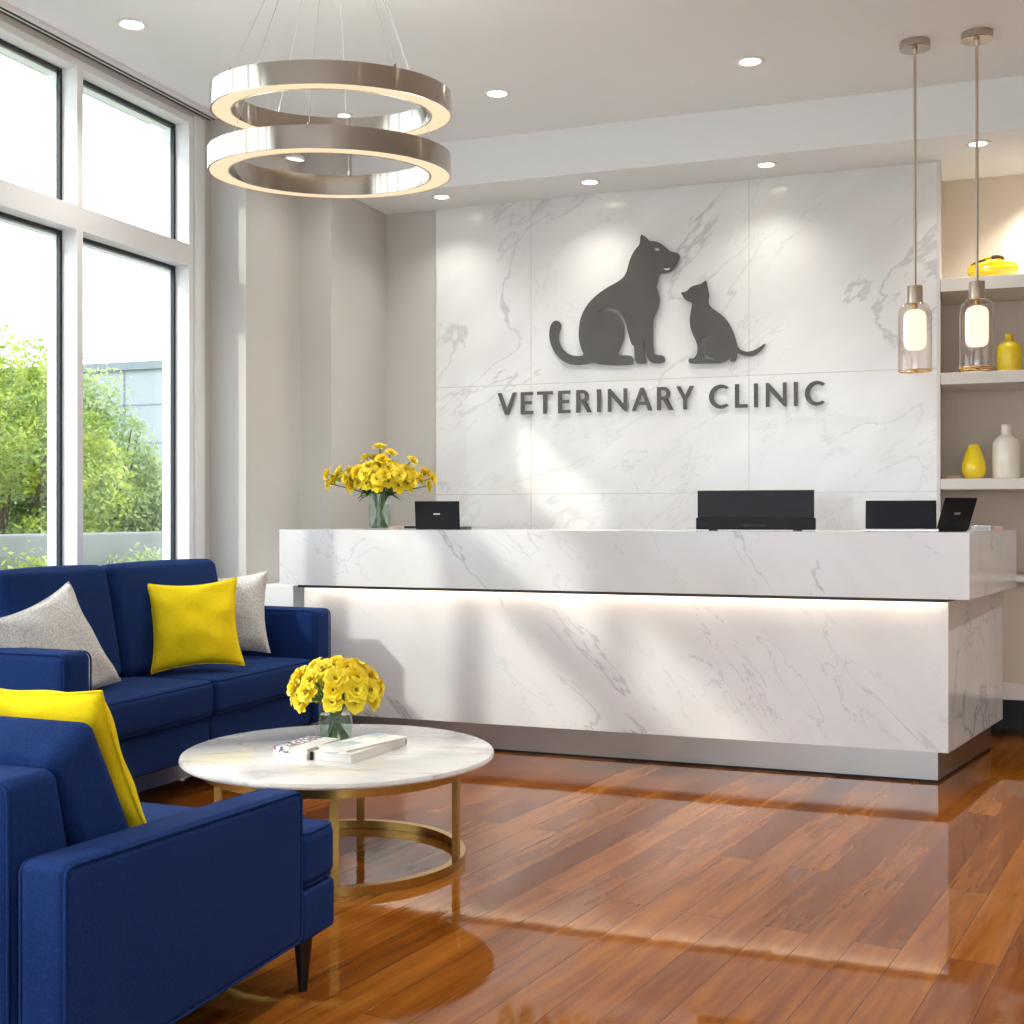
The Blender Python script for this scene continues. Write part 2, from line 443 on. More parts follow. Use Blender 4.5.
def cover_mat(name, cols, scale, paper=(.78, .76, .72), split=.3, axis='X', seed=0):
    """printed cover: blocks of colour on white paper"""
    m, nt, N, L, b = newmat(name)
    b.inputs['Roughness'].default_value = .25
    tc = N.new('ShaderNodeTexCoord')
    v = N.new('ShaderNodeTexVoronoi'); v.distance = 'CHEBYCHEV'; v.inputs['Scale'].default_value = scale
    ad = N.new('ShaderNodeVectorMath'); ad.operation = 'ADD'; ad.inputs[1].default_value = (seed, seed, 0)
    L.new(tc.outputs['Object'], ad.inputs[0]); L.new(ad.outputs[0], v.inputs['Vector'])
    s = N.new('ShaderNodeSeparateColor'); L.new(v.outputs['Color'], s.inputs[0])
    r = N.new('ShaderNodeValToRGB'); r.color_ramp.interpolation = 'CONSTANT'
    e = r.color_ramp.elements
    for i, c in enumerate(cols):
        if i < 2: q = e[i]; q.position = i / len(cols)
        else: q = e.new(i / len(cols))
        q.color = (*c, 1)
    L.new(s.outputs[0], r.inputs['Fac'])
    sx = N.new('ShaderNodeSeparateXYZ'); L.new(tc.outputs['Object'], sx.inputs[0])
    lt = N.new('ShaderNodeMath'); lt.operation = 'LESS_THAN'; lt.inputs[1].default_value = split; L.new(sx.outputs[axis], lt.inputs[0])
    mx = N.new('ShaderNodeMixRGB'); mx.inputs['Color1'].default_value = (*paper, 1); L.new(lt.outputs[0], mx.inputs['Fac']); L.new(r.outputs[0], mx.inputs['Color2'])
    L.new(mx.outputs[0], b.inputs['Base Color'])
    return m
def leaf_mat(name, c0, c1):
    m, nt, N, L, b = newmat(name)
    b.inputs['Roughness'].default_value = .5
    b.inputs['Subsurface Weight'].default_value = 0
    tc = N.new('ShaderNodeTexCoord')
    n = N.new('ShaderNodeTexNoise'); n.inputs['Scale'].default_value = 3.2; n.inputs['Detail'].default_value = 6; n.inputs['Roughness'].default_value = .7
    L.new(tc.outputs['Object'], n.inputs['Vector'])
    r = N.new('ShaderNodeValToRGB'); r.color_ramp.elements[0].position = .36; r.color_ramp.elements[1].position = .64
    r.color_ramp.elements[0].color = (*c0, 1); r.color_ramp.elements[1].color = (*c1, 1)
    L.new(n.outputs['Fac'], r.inputs['Fac']); L.new(r.outputs[0], b.inputs['Base Color'])
    t = N.new('ShaderNodeBsdfTranslucent'); L.new(r.outputs[0], t.inputs['Color'])
    x = N.new('ShaderNodeMixShader'); x.inputs[0].default_value = .35
    L.new(b.outputs[0], x.inputs[1]); L.new(t.outputs[0], x.inputs[2]); L.new(x.outputs[0], N['Material Output'].inputs['Surface'])
    return m
M['leaf_a'] = leaf_mat('bright_foliage', (.16, .28, .03), (.56, .62, .12))
M['leaf_b'] = leaf_mat('mid_foliage', (.12, .24, .04), (.38, .50, .12))
M['leaf_c'] = leaf_mat('pale_foliage', (.20, .30, .10), (.50, .58, .26))
# ------------------------------------------------------------------ the room
XW, XR, YB, YF, HC, HS = -3.86, 2.9, 6.95, -3.2, 3.32, 3.06
struct(MB().box(-4.1, XR + .2, YF - .2, 7.6, -.1, 0).build('floor', M['floor']))
struct(MB().box(-4.15, XR + .2, YF - .2, 7.6, HC, HC + .12).build('ceiling', M['ceiling']))
struct(MB().box(-3.44, XR, 6.49, 7.45, HS, HC - .001).build('trim_1', M['ceiling']))         # lowered band over the back wall
w = MB()
w.box(-3.99, XW, 5.51, 5.67, 0, HC).box(-3.99, -3.64, 5.67, 6.24, 0, HC).box(-3.99, -3.44, 6.24, 7.6, 0, HC)
w.box(-4.15, XW, YF, 5.51, 3.275, HC).box(-4.15, XW, YF, 5.51, 0, .12).box(-4.15, XW, YF - .2, -1.45, .12, 3.275)
struct(w.build('wall_left', M['wall']))
w = MB(); w.box(-3.44, -.157, YB, 7.6, 0, HS).box(1.55, XR, YB, 7.6, 0, HS)
struct(w.build('wall_back', M['wall']))
struct(MB().box(-.157, 1.55, 7.36, 7.6, 0, HS).build('wall_back', M['niche']))
struct(MB().box(-3.091, -.175, 6.93, YB - .0005, 0, HS - .001).build('trim_2', M['marble_wall']))   # marble sheets on the back wall
struct(MB().box(-.175, -.157, 6.925, YB - .0005, 0, HS - .001).build('trim_3', M['shelf']))         # edge strip of the niche
struct(MB().box(XR, XR + .2, YF, 7.6, 0, HC).build('wall_right', M['wall']))
struct(MB().box(-4.15, -3.6, YF - .2, YF, 0, HC).box(2.7, XR + .2, YF - .2, YF, 0, HC).box(-3.6, 2.7, YF - .2, YF, 3.1, HC).box(-3.6, 2.7, YF - .2, YF, 0, .12).build('wall_front', M['wall']))
for k in range(5):      # unseen glazed front behind the viewpoint, added to let in fill light
    a0 = -3.6 + 1.26 * k
    f = MB().box(a0, a0 + .04, YF - .12, YF, .12, 3.1).box(a0 + 1.22, a0 + 1.26, YF - .12, YF, .12, 3.1).box(a0 + .04, a0 + 1.22, YF - .12, YF, .12, .2).box(a0 + .04, a0 + 1.22, YF - .12, YF, 3.02, 3.1).box(a0 + .04, a0 + 1.22, YF - .12, YF, 2.42, 2.5)
    fo = struct(f.build('window_%d' % (9 + k), M['frame']))
    MB().box(a0 + .04, a0 + 1.22, YF - .07, YF - .064, .2, 3.02).build('window_glass', M['glass'], fo)
struct(MB().box(-3.64, -3.625, 5.70, 6.24, 0, .1).box(-3.44, -3.425, 6.24, YB, 0, .1).box(-3.44, -3.10, 6.935, YB, 0, .1).build('baseboard_left', M['white']))
struct(MB().box(XR - .015, XR, YF, YB, 0, .1).build('baseboard_right', M['white']))
struct(MB().box(-3.86, -3.845, 5.515, 5.56, 0, 3.29).box(-3.86, -3.852, 5.56, 5.60, 0, 3.29).build('trim_4', M['frame']))   # window trim beside the last pane
# window bays
def bay(i):
    v1 = 5.47 - .865 * i; v0 = v1 - .825
    f = MB()
    x0, x1 = -3.968, XW
    f.box(x0, x1, v0 - .04, v0, .12, 3.275)
    if i == 0: f.box(x0, x1, v1, v1 + .04, .12, 3.275)
    f.box(x0, x1, v0, v1, 3.24, 3.275).box(x0, x1, v0, v1, 2.49, 2.60).box(x0, x1, v0, v1, .12, .20)
    for (h0, h1) in ((.20, 2.49), (2.60, 3.24)):    # outer sash seen through the pane
        t = .011
        f.box(-3.99, -3.968, v0, v0 + t, h0, h1).box(-4.02, -3.97, v1 - t, v1, h0, h1)
        f.box(-3.99, -3.968, v0, v1, h0, h0 + t).box(-4.02, -3.97, v0, v1, h1 - t - .01, h1)
    o = struct(f.build('window_%d' % (i + 1), M['frame']))
    for (h0, h1) in ((.20, 2.49), (2.60, 3.24)):
        g = MB(); t = .016
        for (a, b, c, d) in ((v0, v0 + t, h0, h1), (v1 - t, v1, h0, h1), (v0 + t, v1 - t, h0, h0 + t), (v0 + t, v1 - t, h1 - t, h1)):
            g.box(-3.962, -3.945, a, b, c, d)
        g.build('gasket', M['gasket'], o)
        p = MB(); p.box(-3.968, -3.962, v0 + .002, v1 - .002, h0 + .002, h1 - .002)
        p.build('window_glass', M['glass'], o)
for i in range(8): bay(i)
# curtain track on the ceiling along the windows
t = thing('curtain_track', 'long slim white curtain track with dark slots on the ceiling above the windows', 'curtain track', (-3.82, 2, HC))
MB().box(-.025, .035, -5.1, 3.62, -.022, -.0005).build('rail', M['white'], t)
MB().box(-.018, -.008, -5.1, 3.622, -.026, -.0215).box(.010, .020, -5.1, 3.622, -.026, -.0215).build('slot', M['track'], t)
# ------------------------------------------------------------------ niche: shelves, cabinet
for nm, z0, z1, lab in (('', 2.36, 2.43, 'top built-in shelf carrying the yellow pod-shaped bowl'), ('', 1.867, 1.93, 'middle built-in shelf carrying the yellow bottle'), ('', 1.31, 1.367, 'lowest built-in shelf carrying the white bottle and yellow teardrop vase')):
    tag(MB().bbox(-.155, 1.548, 6.915, 7.358, z0, z1, .003).build('wall_shelf', M['shelf']), lab, 'shelf', 'built-in shelves in the wall niche')
cb = thing('base_cabinet', 'low taupe built-in cabinet below the wall shelves, right of the desk', 'cabinet', (.7, 7.1, 0))
MB().box(-.85, .845, -.15, .255, .295, .825).build('body', M['taupe'], cb)
MB().bbox(-.855, .847, -.17, .255, .825, .853, .003).build('cabinet_top', M['shelf'], cb)
MB().box(-.85, .845, -.17, .255, .21, .294).build('ledge', M['shelf'], cb)
MB().box(-.85, .845, .12, .255, 0, .209).build('toe_kick', M['black'], cb)
for x in (-.42, .0, .42): MB().box(x - .002, x + .002, -.1515, -.149, .3, .82).build('door_gap', M['track'], cb)
# ------------------------------------------------------------------ desk
dk = thing('reception_desk', 'long white marble reception desk with overhanging slab top and lit underside', 'reception desk', (0, 0, 0))
slab = [(-3.362, 5.55), (-.01, 5.55), (.21, 6.66), (-.45, 6.66), (-.45, 6.25), (-3.362, 6.25)]
MB().extr(slab, .815, 1.10).build('slab_top', M['marble_desk'], dk)
base = [(-3.25, 5.61), (-.095, 5.61), (.145, 6.66), (-.40, 6.66), (-.40, 6.2), (-3.25, 6.2)]
MB().extr(base, .15, .80).build('body', M['marble_desk'], dk)
pl = [(-3.20, 5.70), (-.139, 5.70), (.09, 6.62), (-.35, 6.62), (-.35, 6.15), (-3.20, 6.15)]
MB().extr(pl, .012, .15).build('plinth', M['steel'], dk)
MB().extr([(a * .9995, b + .004) for a, b in pl], 0, .012).build('plinth_seal', M['black'], dk)
ch = [(-3.28, 5.625), (-.115, 5.625), (.125, 6.64), (-.38, 6.64), (-.38, 6.19), (-3.28, 6.19)]
MB().extr(ch, .80, .815).build('shadow_gap', M['track'], dk)
MB().box(-3.262, -.10, 5.566, 5.571, .801, .8148).build('light_channel', M['track'], dk)
MB().box(-3.24, -.11, 5.574, 5.598, .811, .8148).build('light_strip', M['led'], dk)
tag(MB().bbox(-3.622, -3.38, 5.72, 6.2, 0, .80, .004).build('side_cabinet', M['white']), 'low white cabinet between the pillar and the desk end, behind the sofa arm', 'cabinet')
# ------------------------------------------------------------------ lettering
Hc = .133; Z0 = 1.777; TS = .0225; Y0, Y1 = 6.905, 6.913
def arc(cx, cz, rx, rz, a0, a1, n):
    return [(cx + rx * math.cos(R(a0 + (a1 - a0) * k / n)), cz + rz * math.sin(R(a0 + (a1 - a0) * k / n))) for k in range(n + 1)]
def letter(ch, x0, x1, sign):
    m = MB(); w = x1 - x0; t = TS; z0, z1 = Z0, Z0 + Hc
    P = lambda *q: m.prism([list(q)], Y0, Y1)
    th = t * .86
    if ch == 'I': P((x0, z0), (x1, z0), (x1 + .001, z1), (x0 - .001, z1))
    elif ch == 'L': P((x0, z0), (x1, z0), (x1, z0 + th), (x0 + t, z0 + th), (x0 + t, z1), (x0, z1))
    elif ch == 'E':
        zm = (z0 + z1) / 2 + .002
        P((x0, z0), (x1, z0), (x1, z0 + th), (x0 + t, z0 + th), (x0 + t, zm - th / 2), (x1 - .008, zm - th / 2), (x1 - .008, zm + th / 2), (x0 + t, zm + th / 2), (x0 + t, z1 - th), (x1, z1 - th), (x1, z1), (x0, z1))
    elif ch == 'T':
        c = (x0 + x1) / 2
        P((c - t / 2, z0), (c + t / 2, z0), (c + t / 2, z1 - th), (x1, z1 - th), (x1, z1), (x0, z1), (x0, z1 - th), (c - t / 2, z1 - th))
    elif ch == 'V':
        c = (x0 + x1) / 2
        P((c - .012, z0), (c + .012, z0), (x1, z1), (x1 - t * 1.05, z1), (c, z0 + .036), (x0 + t * 1.12, z1), (x0, z1))
    elif ch == 'A':
        c = (x0 + x1) / 2; q = lambda z: (z - z0) / Hc
        m.prism([[(x0, z0), (x0 + t * 1.05, z0), (x0 + .036, z0 + .034), (x1 - .036, z0 + .034), (x1 - t * 1.12, z0), (x1, z0), (c + .012, z1), (c - .010, z1)],
                 [(x0 + .043, z0 + .052), (c, z1 - .030), (x1 - .043, z0 + .052)]], Y0, Y1)
    elif ch == 'N': P((x0, z0), (x0 + t * .9, z0), (x0 + t * .9, z1 - .042), (x1 - t * .6, z0), (x1, z0), (x1, z1), (x1 - t * .9, z1), (x1 - t * .9, z0 + .044), (x0 + t * .75, z1), (x0, z1))
    elif ch == 'Y':
        c = (x0 + x1) / 2; zj = z0 + .055
        P((c - t / 2, z0), (c + t / 2, z0), (c + t / 2, zj), (x1, z1), (x1 - t * 1.15, z1), (c, zj + .024), (x0 + t * 1.15, z1), (x0, z1), (c - t / 2, zj))
    elif ch == 'R':
        rz = .0375; cz = z1 - rz; rx = .036; cx = x0 + w * .80 - rx
        out = [(x0, z0), (x0 + t, z0), (x0 + t, cz - rz + .001), (x0 + t + .012, cz - rz + .001), (x1 - t * 1.25, z0), (x1, z0), (cx + .012, cz - rz + .006)]
        out += arc(cx, cz, rx, rz, -72, 90, 12) + [(x0, z1)]
        hole = [(x0 + t, cz - rz + th), (cx - .004, cz - rz + th)] + arc(cx - .004, cz, rx - t * .85, rz - th, -80, 90, 10) + [(x0 + t, z1 - th)]
        m.prism([out, hole], Y0, Y1)
    elif ch == 'C':
        rz = Hc / 2 + .0015; cz = z0 + Hc / 2; rx = w * .60; cx = x0 + rx
        out = arc(cx, cz, rx, rz, 48, 312, 26)
        inn = arc(cx + .004, cz, rx - t * 1.02, rz - th, 306, 54, 24)
        P(*(out + inn))
    m.build('letter_' + ch.lower(), M['sign'], sign)
    s = MB(); s.box((x0 + x1) / 2 - .004, (x0 + x1) / 2 + .004, Y1 - .001, 6.9295, (z0 if ch not in 'CVY' else z0) + .006, z0 + .014) if ch in 'ITLE' else s.box(x0 + .004, x0 + .012, Y1 - .001, 6.9295, z0 + .06, z0 + .068)
    s.build('standoff', M['silver'], sign)
sg = thing('clinic_sign', 'dark grey raised capitals reading VETERINARY CLINIC on the marble wall', 'sign', (0, 0, 0))
for ch, a, b in (('V', -2.676, -2.554), ('E', -2.527, -2.449), ('T', -2.423, -2.325), ('E', -2.292, -2.216), ('R', -2.18, -2.083), ('I', -2.052, -2.029), ('N', -1.987, -1.872), ('A', -1.843, -1.721), ('R', -1.694, -1.597), ('Y', -1.582, -1.478),
                 ('C', -1.393, -1.281), ('L', -1.246, -1.175), ('I', -1.14, -1.118), ('N', -1.075, -.961), ('I', -.921, -.9), ('C', -.862, -.753)):
    letter(ch, a, b, sg)
DOG = [(-1.788,2.798),(-1.757,2.776),(-1.737,2.752),(-1.703,2.749),(-1.668,2.731),(-1.637,2.703),(-1.617,2.684),(-1.589,2.676),(-1.567,2.666),(-1.56,2.652),(-1.567,2.631),(-1.58,2.604),(-1.597,2.579),(-1.613,2.566),(-1.641,2.563),(-1.672,2.563),(-1.683,2.556),(-1.687,2.533),(-1.696,2.499),(-1.698,2.486),(-1.687,2.451),(-1.679,2.42),(-1.681,2.381),(-1.695,2.347),(-1.714,2.307),(-1.718,2.262),(-1.719,2.192),(-1.717,2.131),(-1.71,2.1),(-1.69,2.093),(-1.661,2.091),(-1.647,2.076),(-1.648,2.052),(-1.668,2.046),(-1.71,2.047),(-1.732,2.055),(-1.75,2.079),(-1.759,2.107),(-1.766,2.151),(-1.771,2.186),(-1.773,2.151),(-1.766,2.09),(-1.755,2.053),(-1.762,2.047),(-1.811,2.05),(-1.822,2.062),(-1.826,2.101),(-1.829,2.154),(-1.842,2.159),(-1.851,2.181),(-1.865,2.235),(-1.878,2.288),(-1.894,2.324),(-1.919,2.356),(-1.946,2.372),(-1.983,2.382),(-2.024,2.377),(-2.056,2.358),(-2.029,2.367),(-1.992,2.368),(-1.955,2.361),(-1.924,2.339),(-1.901,2.307),(-1.89,2.262),(-1.892,2.21),(-1.903,2.166),(-1.919,2.132),(-1.933,2.108),(-1.901,2.102),(-1.856,2.1),(-1.839,2.091),(-1.831,2.071),(-1.838,2.045),(-1.883,2.044),(-1.983,2.05),(-2.042,2.057),(-2.074,2.067),(-2.121,2.06),(-2.176,2.057),(-2.232,2.067),(-2.279,2.095),(-2.317,2.142),(-2.341,2.197),(-2.348,2.251),(-2.341,2.295),(-2.322,2.323),(-2.296,2.327),(-2.275,2.31),(-2.272,2.287),(-2.287,2.248),(-2.287,2.203),(-2.265,2.157),(-2.228,2.124),(-2.181,2.109),(-2.128,2.113),(-2.15,2.152),(-2.162,2.206),(-2.164,2.259),(-2.156,2.321),(-2.135,2.373),(-2.102,2.42),(-2.051,2.465),(-1.992,2.501),(-1.928,2.529),(-1.894,2.552),(-1.874,2.581),(-1.862,2.628),(-1.847,2.671),(-1.824,2.709),(-1.795,2.737),(-1.793,2.772)]
EYE = [(-1.708,2.702),(-1.699,2.709),(-1.684,2.708),(-1.676,2.698),(-1.684,2.691),(-1.699,2.692)]
MOUTH = [(-1.657,2.59),(-1.637,2.586),(-1.615,2.588),(-1.624,2.577),(-1.643,2.578)]
CAT = [(-1.41,2.505),(-1.404,2.488),(-1.401,2.458),(-1.393,2.43),(-1.393,2.408),(-1.396,2.384),(-1.392,2.363),(-1.369,2.34),(-1.338,2.317),(-1.308,2.291),(-1.281,2.257),(-1.26,2.216),(-1.245,2.176),(-1.234,2.134),(-1.228,2.116),(-1.208,2.097),(-1.181,2.089),(-1.152,2.091),(-1.128,2.1),(-1.104,2.115),(-1.078,2.132),(-1.076,2.126),(-1.089,2.103),(-1.116,2.077),(-1.143,2.063),(-1.175,2.063),(-1.205,2.071),(-1.231,2.084),(-1.235,2.079),(-1.237,2.058),(-1.245,2.038),(-1.26,2.034),(-1.272,2.04),(-1.272,2.051),(-1.263,2.072),(-1.27,2.069),(-1.281,2.053),(-1.299,2.04),(-1.326,2.033),(-1.369,2.032),(-1.498,2.035),(-1.509,2.044),(-1.511,2.059),(-1.504,2.066),(-1.482,2.066),(-1.467,2.081),(-1.459,2.102),(-1.458,2.132),(-1.467,2.163),(-1.485,2.201),(-1.499,2.238),(-1.504,2.281),(-1.498,2.33),(-1.488,2.372),(-1.492,2.384),(-1.513,2.39),(-1.535,2.41),(-1.549,2.433),(-1.554,2.446),(-1.535,2.445),(-1.519,2.45),(-1.504,2.467),(-1.485,2.478),(-1.461,2.481),(-1.436,2.487),(-1.421,2.498)]
GAP = [(-1.448,2.188),(-1.436,2.174),(-1.412,2.192),(-1.39,2.198),(-1.418,2.182),(-1.43,2.167),(-1.432,2.137),(-1.426,2.106),(-1.409,2.078),(-1.384,2.063),(-1.354,2.055),(-1.405,2.059),(-1.439,2.06),(-1.416,2.068),(-1.425,2.088),(-1.435,2.116),(-1.439,2.144),(-1.438,2.168)]
dg = thing('dog_emblem', 'dark grey metal silhouette of a large sitting dog facing right on the marble wall', 'wall emblem', (0, 0, 0))
MB().prism([smooth_loop(DOG)], Y0, Y1).build('silhouette', M['sign'], dg)
MB().prism([smooth_loop(EYE)], Y0 - .001, Y0 + .002).build('eye', M['signlight'], dg)
MB().prism([MOUTH], Y0 - .001, Y0 + .002).build('mouth', M['white'], dg)
for x, z in ((-1.75, 2.62), (-1.95, 2.45), (-2.05, 2.2), (-1.76, 2.3)): MB().box(x - .006, x + .006, Y1 - .001, 6.9295, z - .006, z + .006).build('standoff', M['silver'], dg)
ct = thing('cat_emblem', 'dark grey metal silhouette of a small sitting cat facing left on the marble wall', 'wall emblem', (0, 0, 0))
MB().prism([smooth_loop(CAT), smooth_loop(GAP)], Y0, Y1).build('silhouette', M['sign'], ct)
for x, z in ((-1.44, 2.42), (-1.30, 2.2), (-1.48, 2.25)): MB().box(x - .006, x + .006, Y1 - .001, 6.9295, z - .006, z + .006).build('standoff', M['silver'], ct)
# ------------------------------------------------------------------ downlights
def spot(name, loc, power, angle=110, blend=.8, col=(1, .95, .88), r=.04):
    l = bpy.data.lights.new(name, 'SPOT'); l.energy = power; l.spot_size = R(angle); l.spot_blend = 1.0; l.color = col; l.shadow_soft_size = r
    o = bpy.data.objects.new(name, l); link(o); o.location = loc
    return o
def downlight(x, y, z, label, group, power=45, r=.052, cat='ceiling light', angle=120, ydir=0):
    t = thing('downlight', label, cat, (x, y, z), 0, group)
    m = MB(); m.lathe([(r, -.0005), (r + .016, -.0005), (r + .016, -.005), (r + .004, -.008), (r - .004, -.004), (r - .004, -.0005)], n=36, cap0=False, cap1=False)
    m.build('trim_ring', M['white'], t, True)
    MB().lathe([(r - .004, -.003), (r - .004, -.0015)], n=30).build('lens', M['downled'], t)
    o = spot('downlight_lamp', (0, 0, -.014), power, angle); o.parent = t
    o.rotation_euler = (ydir, 0, 0)
    return t
gm = 'recessed downlights in the main ceiling'
downlight(-3.438, 4.453, HC, 'recessed round downlight above the window wall, left of the ring chandelier', gm, 22)
downlight(-2.261, 5.829, HC, 'recessed round downlight just right of the ring chandelier', gm)
downlight(-.982, 5.838, HC, 'recessed round downlight between chandelier and pendant lamps', gm)
downlight(-3.153, 5.862, HC, 'small bright downlight seen through the upper chandelier ring', gm, 14, .035)
for i, (x, y) in enumerate([(1.7, 5.6), (1.2, 3.6), (-.6, 3.4), (1.2, 1.2), (-1.0, .9), (-3.0, .8), (.2, -1.2), (-2.4, -1.4), (2.0, -1.0), (-.6, 2.0)]):  # unseen lamps added as room fill, the first pair stronger for the desk side
    downlight(x, y, HC, 'added recessed round downlight, fill light from the unseen part of the ceiling', 'added fill downlights out of view', 75 if i < 2 else 38)
gs = 'recessed downlights in the lowered ceiling band'
for x, lab in ((-2.937, 'recessed downlight in the ceiling band, nearest the chandelier'), (-2.024, 'recessed downlight in the ceiling band above the dog emblem'), (-1.035, 'recessed downlight in the ceiling band above the cat emblem'), (.029, 'recessed downlight in the ceiling band behind the pendant rods')):
    downlight(x, 6.67, HS, lab, gs, 10, .045, angle=130, ydir=R(-6))
downlight(.35, 7.15, HS, 'recessed downlight inside the top of the wall niche', 'niche downlight', 30, .03, angle=110)
# small round wall light on the pillar
wl = thing('wall_light', 'small round white light high on the pillar, seen through the lower chandelier ring', 'wall light', (-3.64, 6.05, 3.175))
MB().tube([(.0005, 0, .012), (.03, 0, .012)], .008, 10).build('bracket', M['white'], wl, True)
MB().lathe([(.001, .022), (.045, .020), (.055, .010), (.055, .004), (.050, 0)], n=32, cap1=False, M=Matrix.Translation((.075, 0, 0)) @ Matrix.Rotation(R(8), 4, 'Y')).build('housing', M['white'], wl, True)
MB().lathe([(.001, .001), (.050, .001)], n=32, cap1=False, M=Matrix.Translation((.075, 0, 0)) @ Matrix.Rotation(R(8), 4, 'Y')).build('lens', M['bulb'], wl)
# ------------------------------------------------------------------ chandelier
CX, CY = -2.07, 3.765
cz = thing('ring_chandelier', 'two stacked brushed nickel ring chandelier with warm lit undersides hanging over the coffee table', 'chandelier', (CX, CY, HC))
TH = R(20.5)
axis = Vector((math.cos(TH), math.sin(TH), 0)) # camera-right in room terms
MB().lathe([(.11, -.03), (.11, -.0005)], n=36).build('canopy', M['nickel'], cz, True)
def ring(zc, rad, tilt, roll=0, off=(0, 0)):
    T = Matrix.Translation((off[0], off[1], zc - HC)) @ Matrix.Rotation(tilt, 4, axis)
    h, wd = .072, .074
    band = MB().lathe([(rad - wd, .004), (rad - wd, h), (rad - wd + .006, h), (rad - .006, h), (rad, h), (rad, 0), (rad - .006, 0), (rad - .006, .006), (rad - wd + .006, .006), (rad - wd + .006, 0), (rad - wd, 0), (rad - wd, .004)], n=128, cap0=False, cap1=False, M=T)
    b = band.build('ring', M['nickel'], cz, True, 30)
    MB().lathe([(rad - wd + .010, h + .001), (rad - .010, h + .001)], n=96, cap0=False, cap1=False, M=T).build('added_fill_strip', M['ceiling_fill'], b)  # unseen glowing strip added on the ring top to brighten the ceiling
    d = MB().lathe([(rad - .0065, .0015), (rad - wd + .0065, .0015)], n=128, cap0=False, cap1=False, M=T)
    d.build('diffuser', M['ring_led'], b)
    return T, h
T1, h1 = ring(2.555, .412, R(4.6))
T2, h2 = ring(2.347, .415, R(3.8), off=(-.006, 0))
for k in range(4):
    for (T, ph, rr) in ((T1, 60, .385), (T2, 18, .365)):
        a = R(ph + 90 * k)
        p = T @ Vector((rr * math.cos(a), rr * math.sin(a), .072))
        q = Vector((.075 * math.cos(a), .075 * math.sin(a), -.03))
        MB().tube([q, p], .0012, 6).build('suspension_cable', M['silver'], cz)
        MB().tube([p, p + Vector((0, 0, .018))], .005, 8).build('cable_grip', M['nickel'], cz)
# ------------------------------------------------------------------ pendants
def pendant(x, y, label):
    t = thing('pendant_lamp', label, 'pendant lamp', (x, y, HC), 0, 'glass pendant lamps over the desk end')
    MB().lathe([(.066, -.034), (.068, -.032), (.068, -.0005)], n=36).build('canopy', M['nickel'], t, True)
    MB().tube([(0, 0, -.034), (0, 0, -1.11)], .0065, 12).build('rod', M['rod'], t, True)
    MB().lathe([(.012, -.034), (.012, -.05), (.0065, -.06)], n=16).build('collar', M['rod'], t, True)
    MB().lathe([(.012, -1.108), (.033, -1.108), (.034, -1.112), (.034, -1.185), (.030, -1.187)], n=32).build('cap', M['rod'], t, True)
    g = MB().lathe([(.032, -1.180), (.045, -1.186), (.062, -1.200), (.071, -1.222), (.074, -1.25), (.074, -1.49), (.0715, -1.49), (.0715, -1.25), (.0685, -1.224), (.060, -1.203), (.044, -1.189), (.031, -1.183)], n=48, cap0=False, cap1=False)
    g.build('glass_shade', M['pglass'], t, True, 60)
    b = MB().lathe([(.020, -1.215), (.040, -1.225), (.048, -1.24), (.049, -1.26), (.049, -1.365), (.044, -1.385), (.030, -1.395), (.001, -1.397)], n=36)
    b.build('frosted_bulb', M['bulb'], t, True, 60)
    MB().tube([(0, 0, -1.187), (0, 0, -1.22)], .012, 12).build('lamp_holder', M['brass'], t, True)
    r_ = MB(); pts = [(.073 * math.cos(2 * PI * k / 40), .073 * math.sin(2 * PI * k / 40), -1.492) for k in range(40)]
    r_.tube(pts, .0035, 8, True)
    for k in range(3):
        a = R(20 + 120 * k); r_.tube([(0, 0, -1.492), (.073 * math.cos(a), .073 * math.sin(a), -1.492)], .003, 6)
    r_.lathe([(.001, -1.502), (.014, -1.498), (.018, -1.490), (.014, -1.484), (.001, -1.482)], n=20)
    r_.build('bottom_ring', M['gold'], t, True, 60)
pendant(-.242, 5.866, 'left pendant lamp with clear glass cylinder and frosted bulb in front of the marble')
pendant(.021, 5.853, 'right pendant lamp with clear glass cylinder and frosted bulb in front of the shelves')
# ------------------------------------------------------------------ sofa
sf = thing('sofa', 'long navy blue fabric sofa with square arms along the windows', 'sofa', (-3.36, 4.45, 0))
NV = M['navy']
ox, oy = -3.36, 4.45
def S(m): return Matrix.Translation((-ox, -oy, 0))
def part(parent, name, mat, fn, smooth=True, sharp=60, O=(ox, oy)):
    m = MB(); fn(m); 
    bmesh.ops.translate(m.bm, verts=m.bm.verts, vec=(-O[0], -O[1], 0))
    return m.build(name, mat, parent, smooth, sharp)
def arm_fn(y0, y1, ztop):
    def f(m):
        m.soft(-3.375, (y0 + y1) / 2, (.16 + ztop) / 2, .395, (y1 - y0) / 2, (ztop - .16) / 2, .035, puff=(0, 0, .004), n=6)
        for y in (y0 + .006, y1 - .006): m.rrect(1, y, -3.765, -2.985, .17, ztop - .006, .03, .0035)
    return f
part(sf, 'arm', NV, arm_fn(5.25, 5.41, .715))
part(sf, 'arm', NV, arm_fn(3.49, 3.64, .685))
part(sf, 'back_frame', NV, lambda m: m.soft(-3.69, 4.45, .52, .085, .80, .36, .03, n=4))
part(sf, 'base', NV, lambda m: [m.soft(-3.35, 4.025, .245, .345, .384, .085, .015, n=3), m.soft(-3.35, 4.83, .245, .345, .418, .085, .015, n=3)])
def seat(y0, y1):
    def f(m):
        m.soft(-3.275, (y0 + y1) / 2, .405, .297, (y1 - y0) / 2 - .003, .075, .03, puff=(.006, 0, .018), n=8)
        m.rrect(2, .472, -3.565, -2.985, y0 + .008, y1 - .008, .03, .0035)
        m.rrect(2, .336, -3.565, -2.985, y0 + .008, y1 - .008, .03, .0035)
    return f
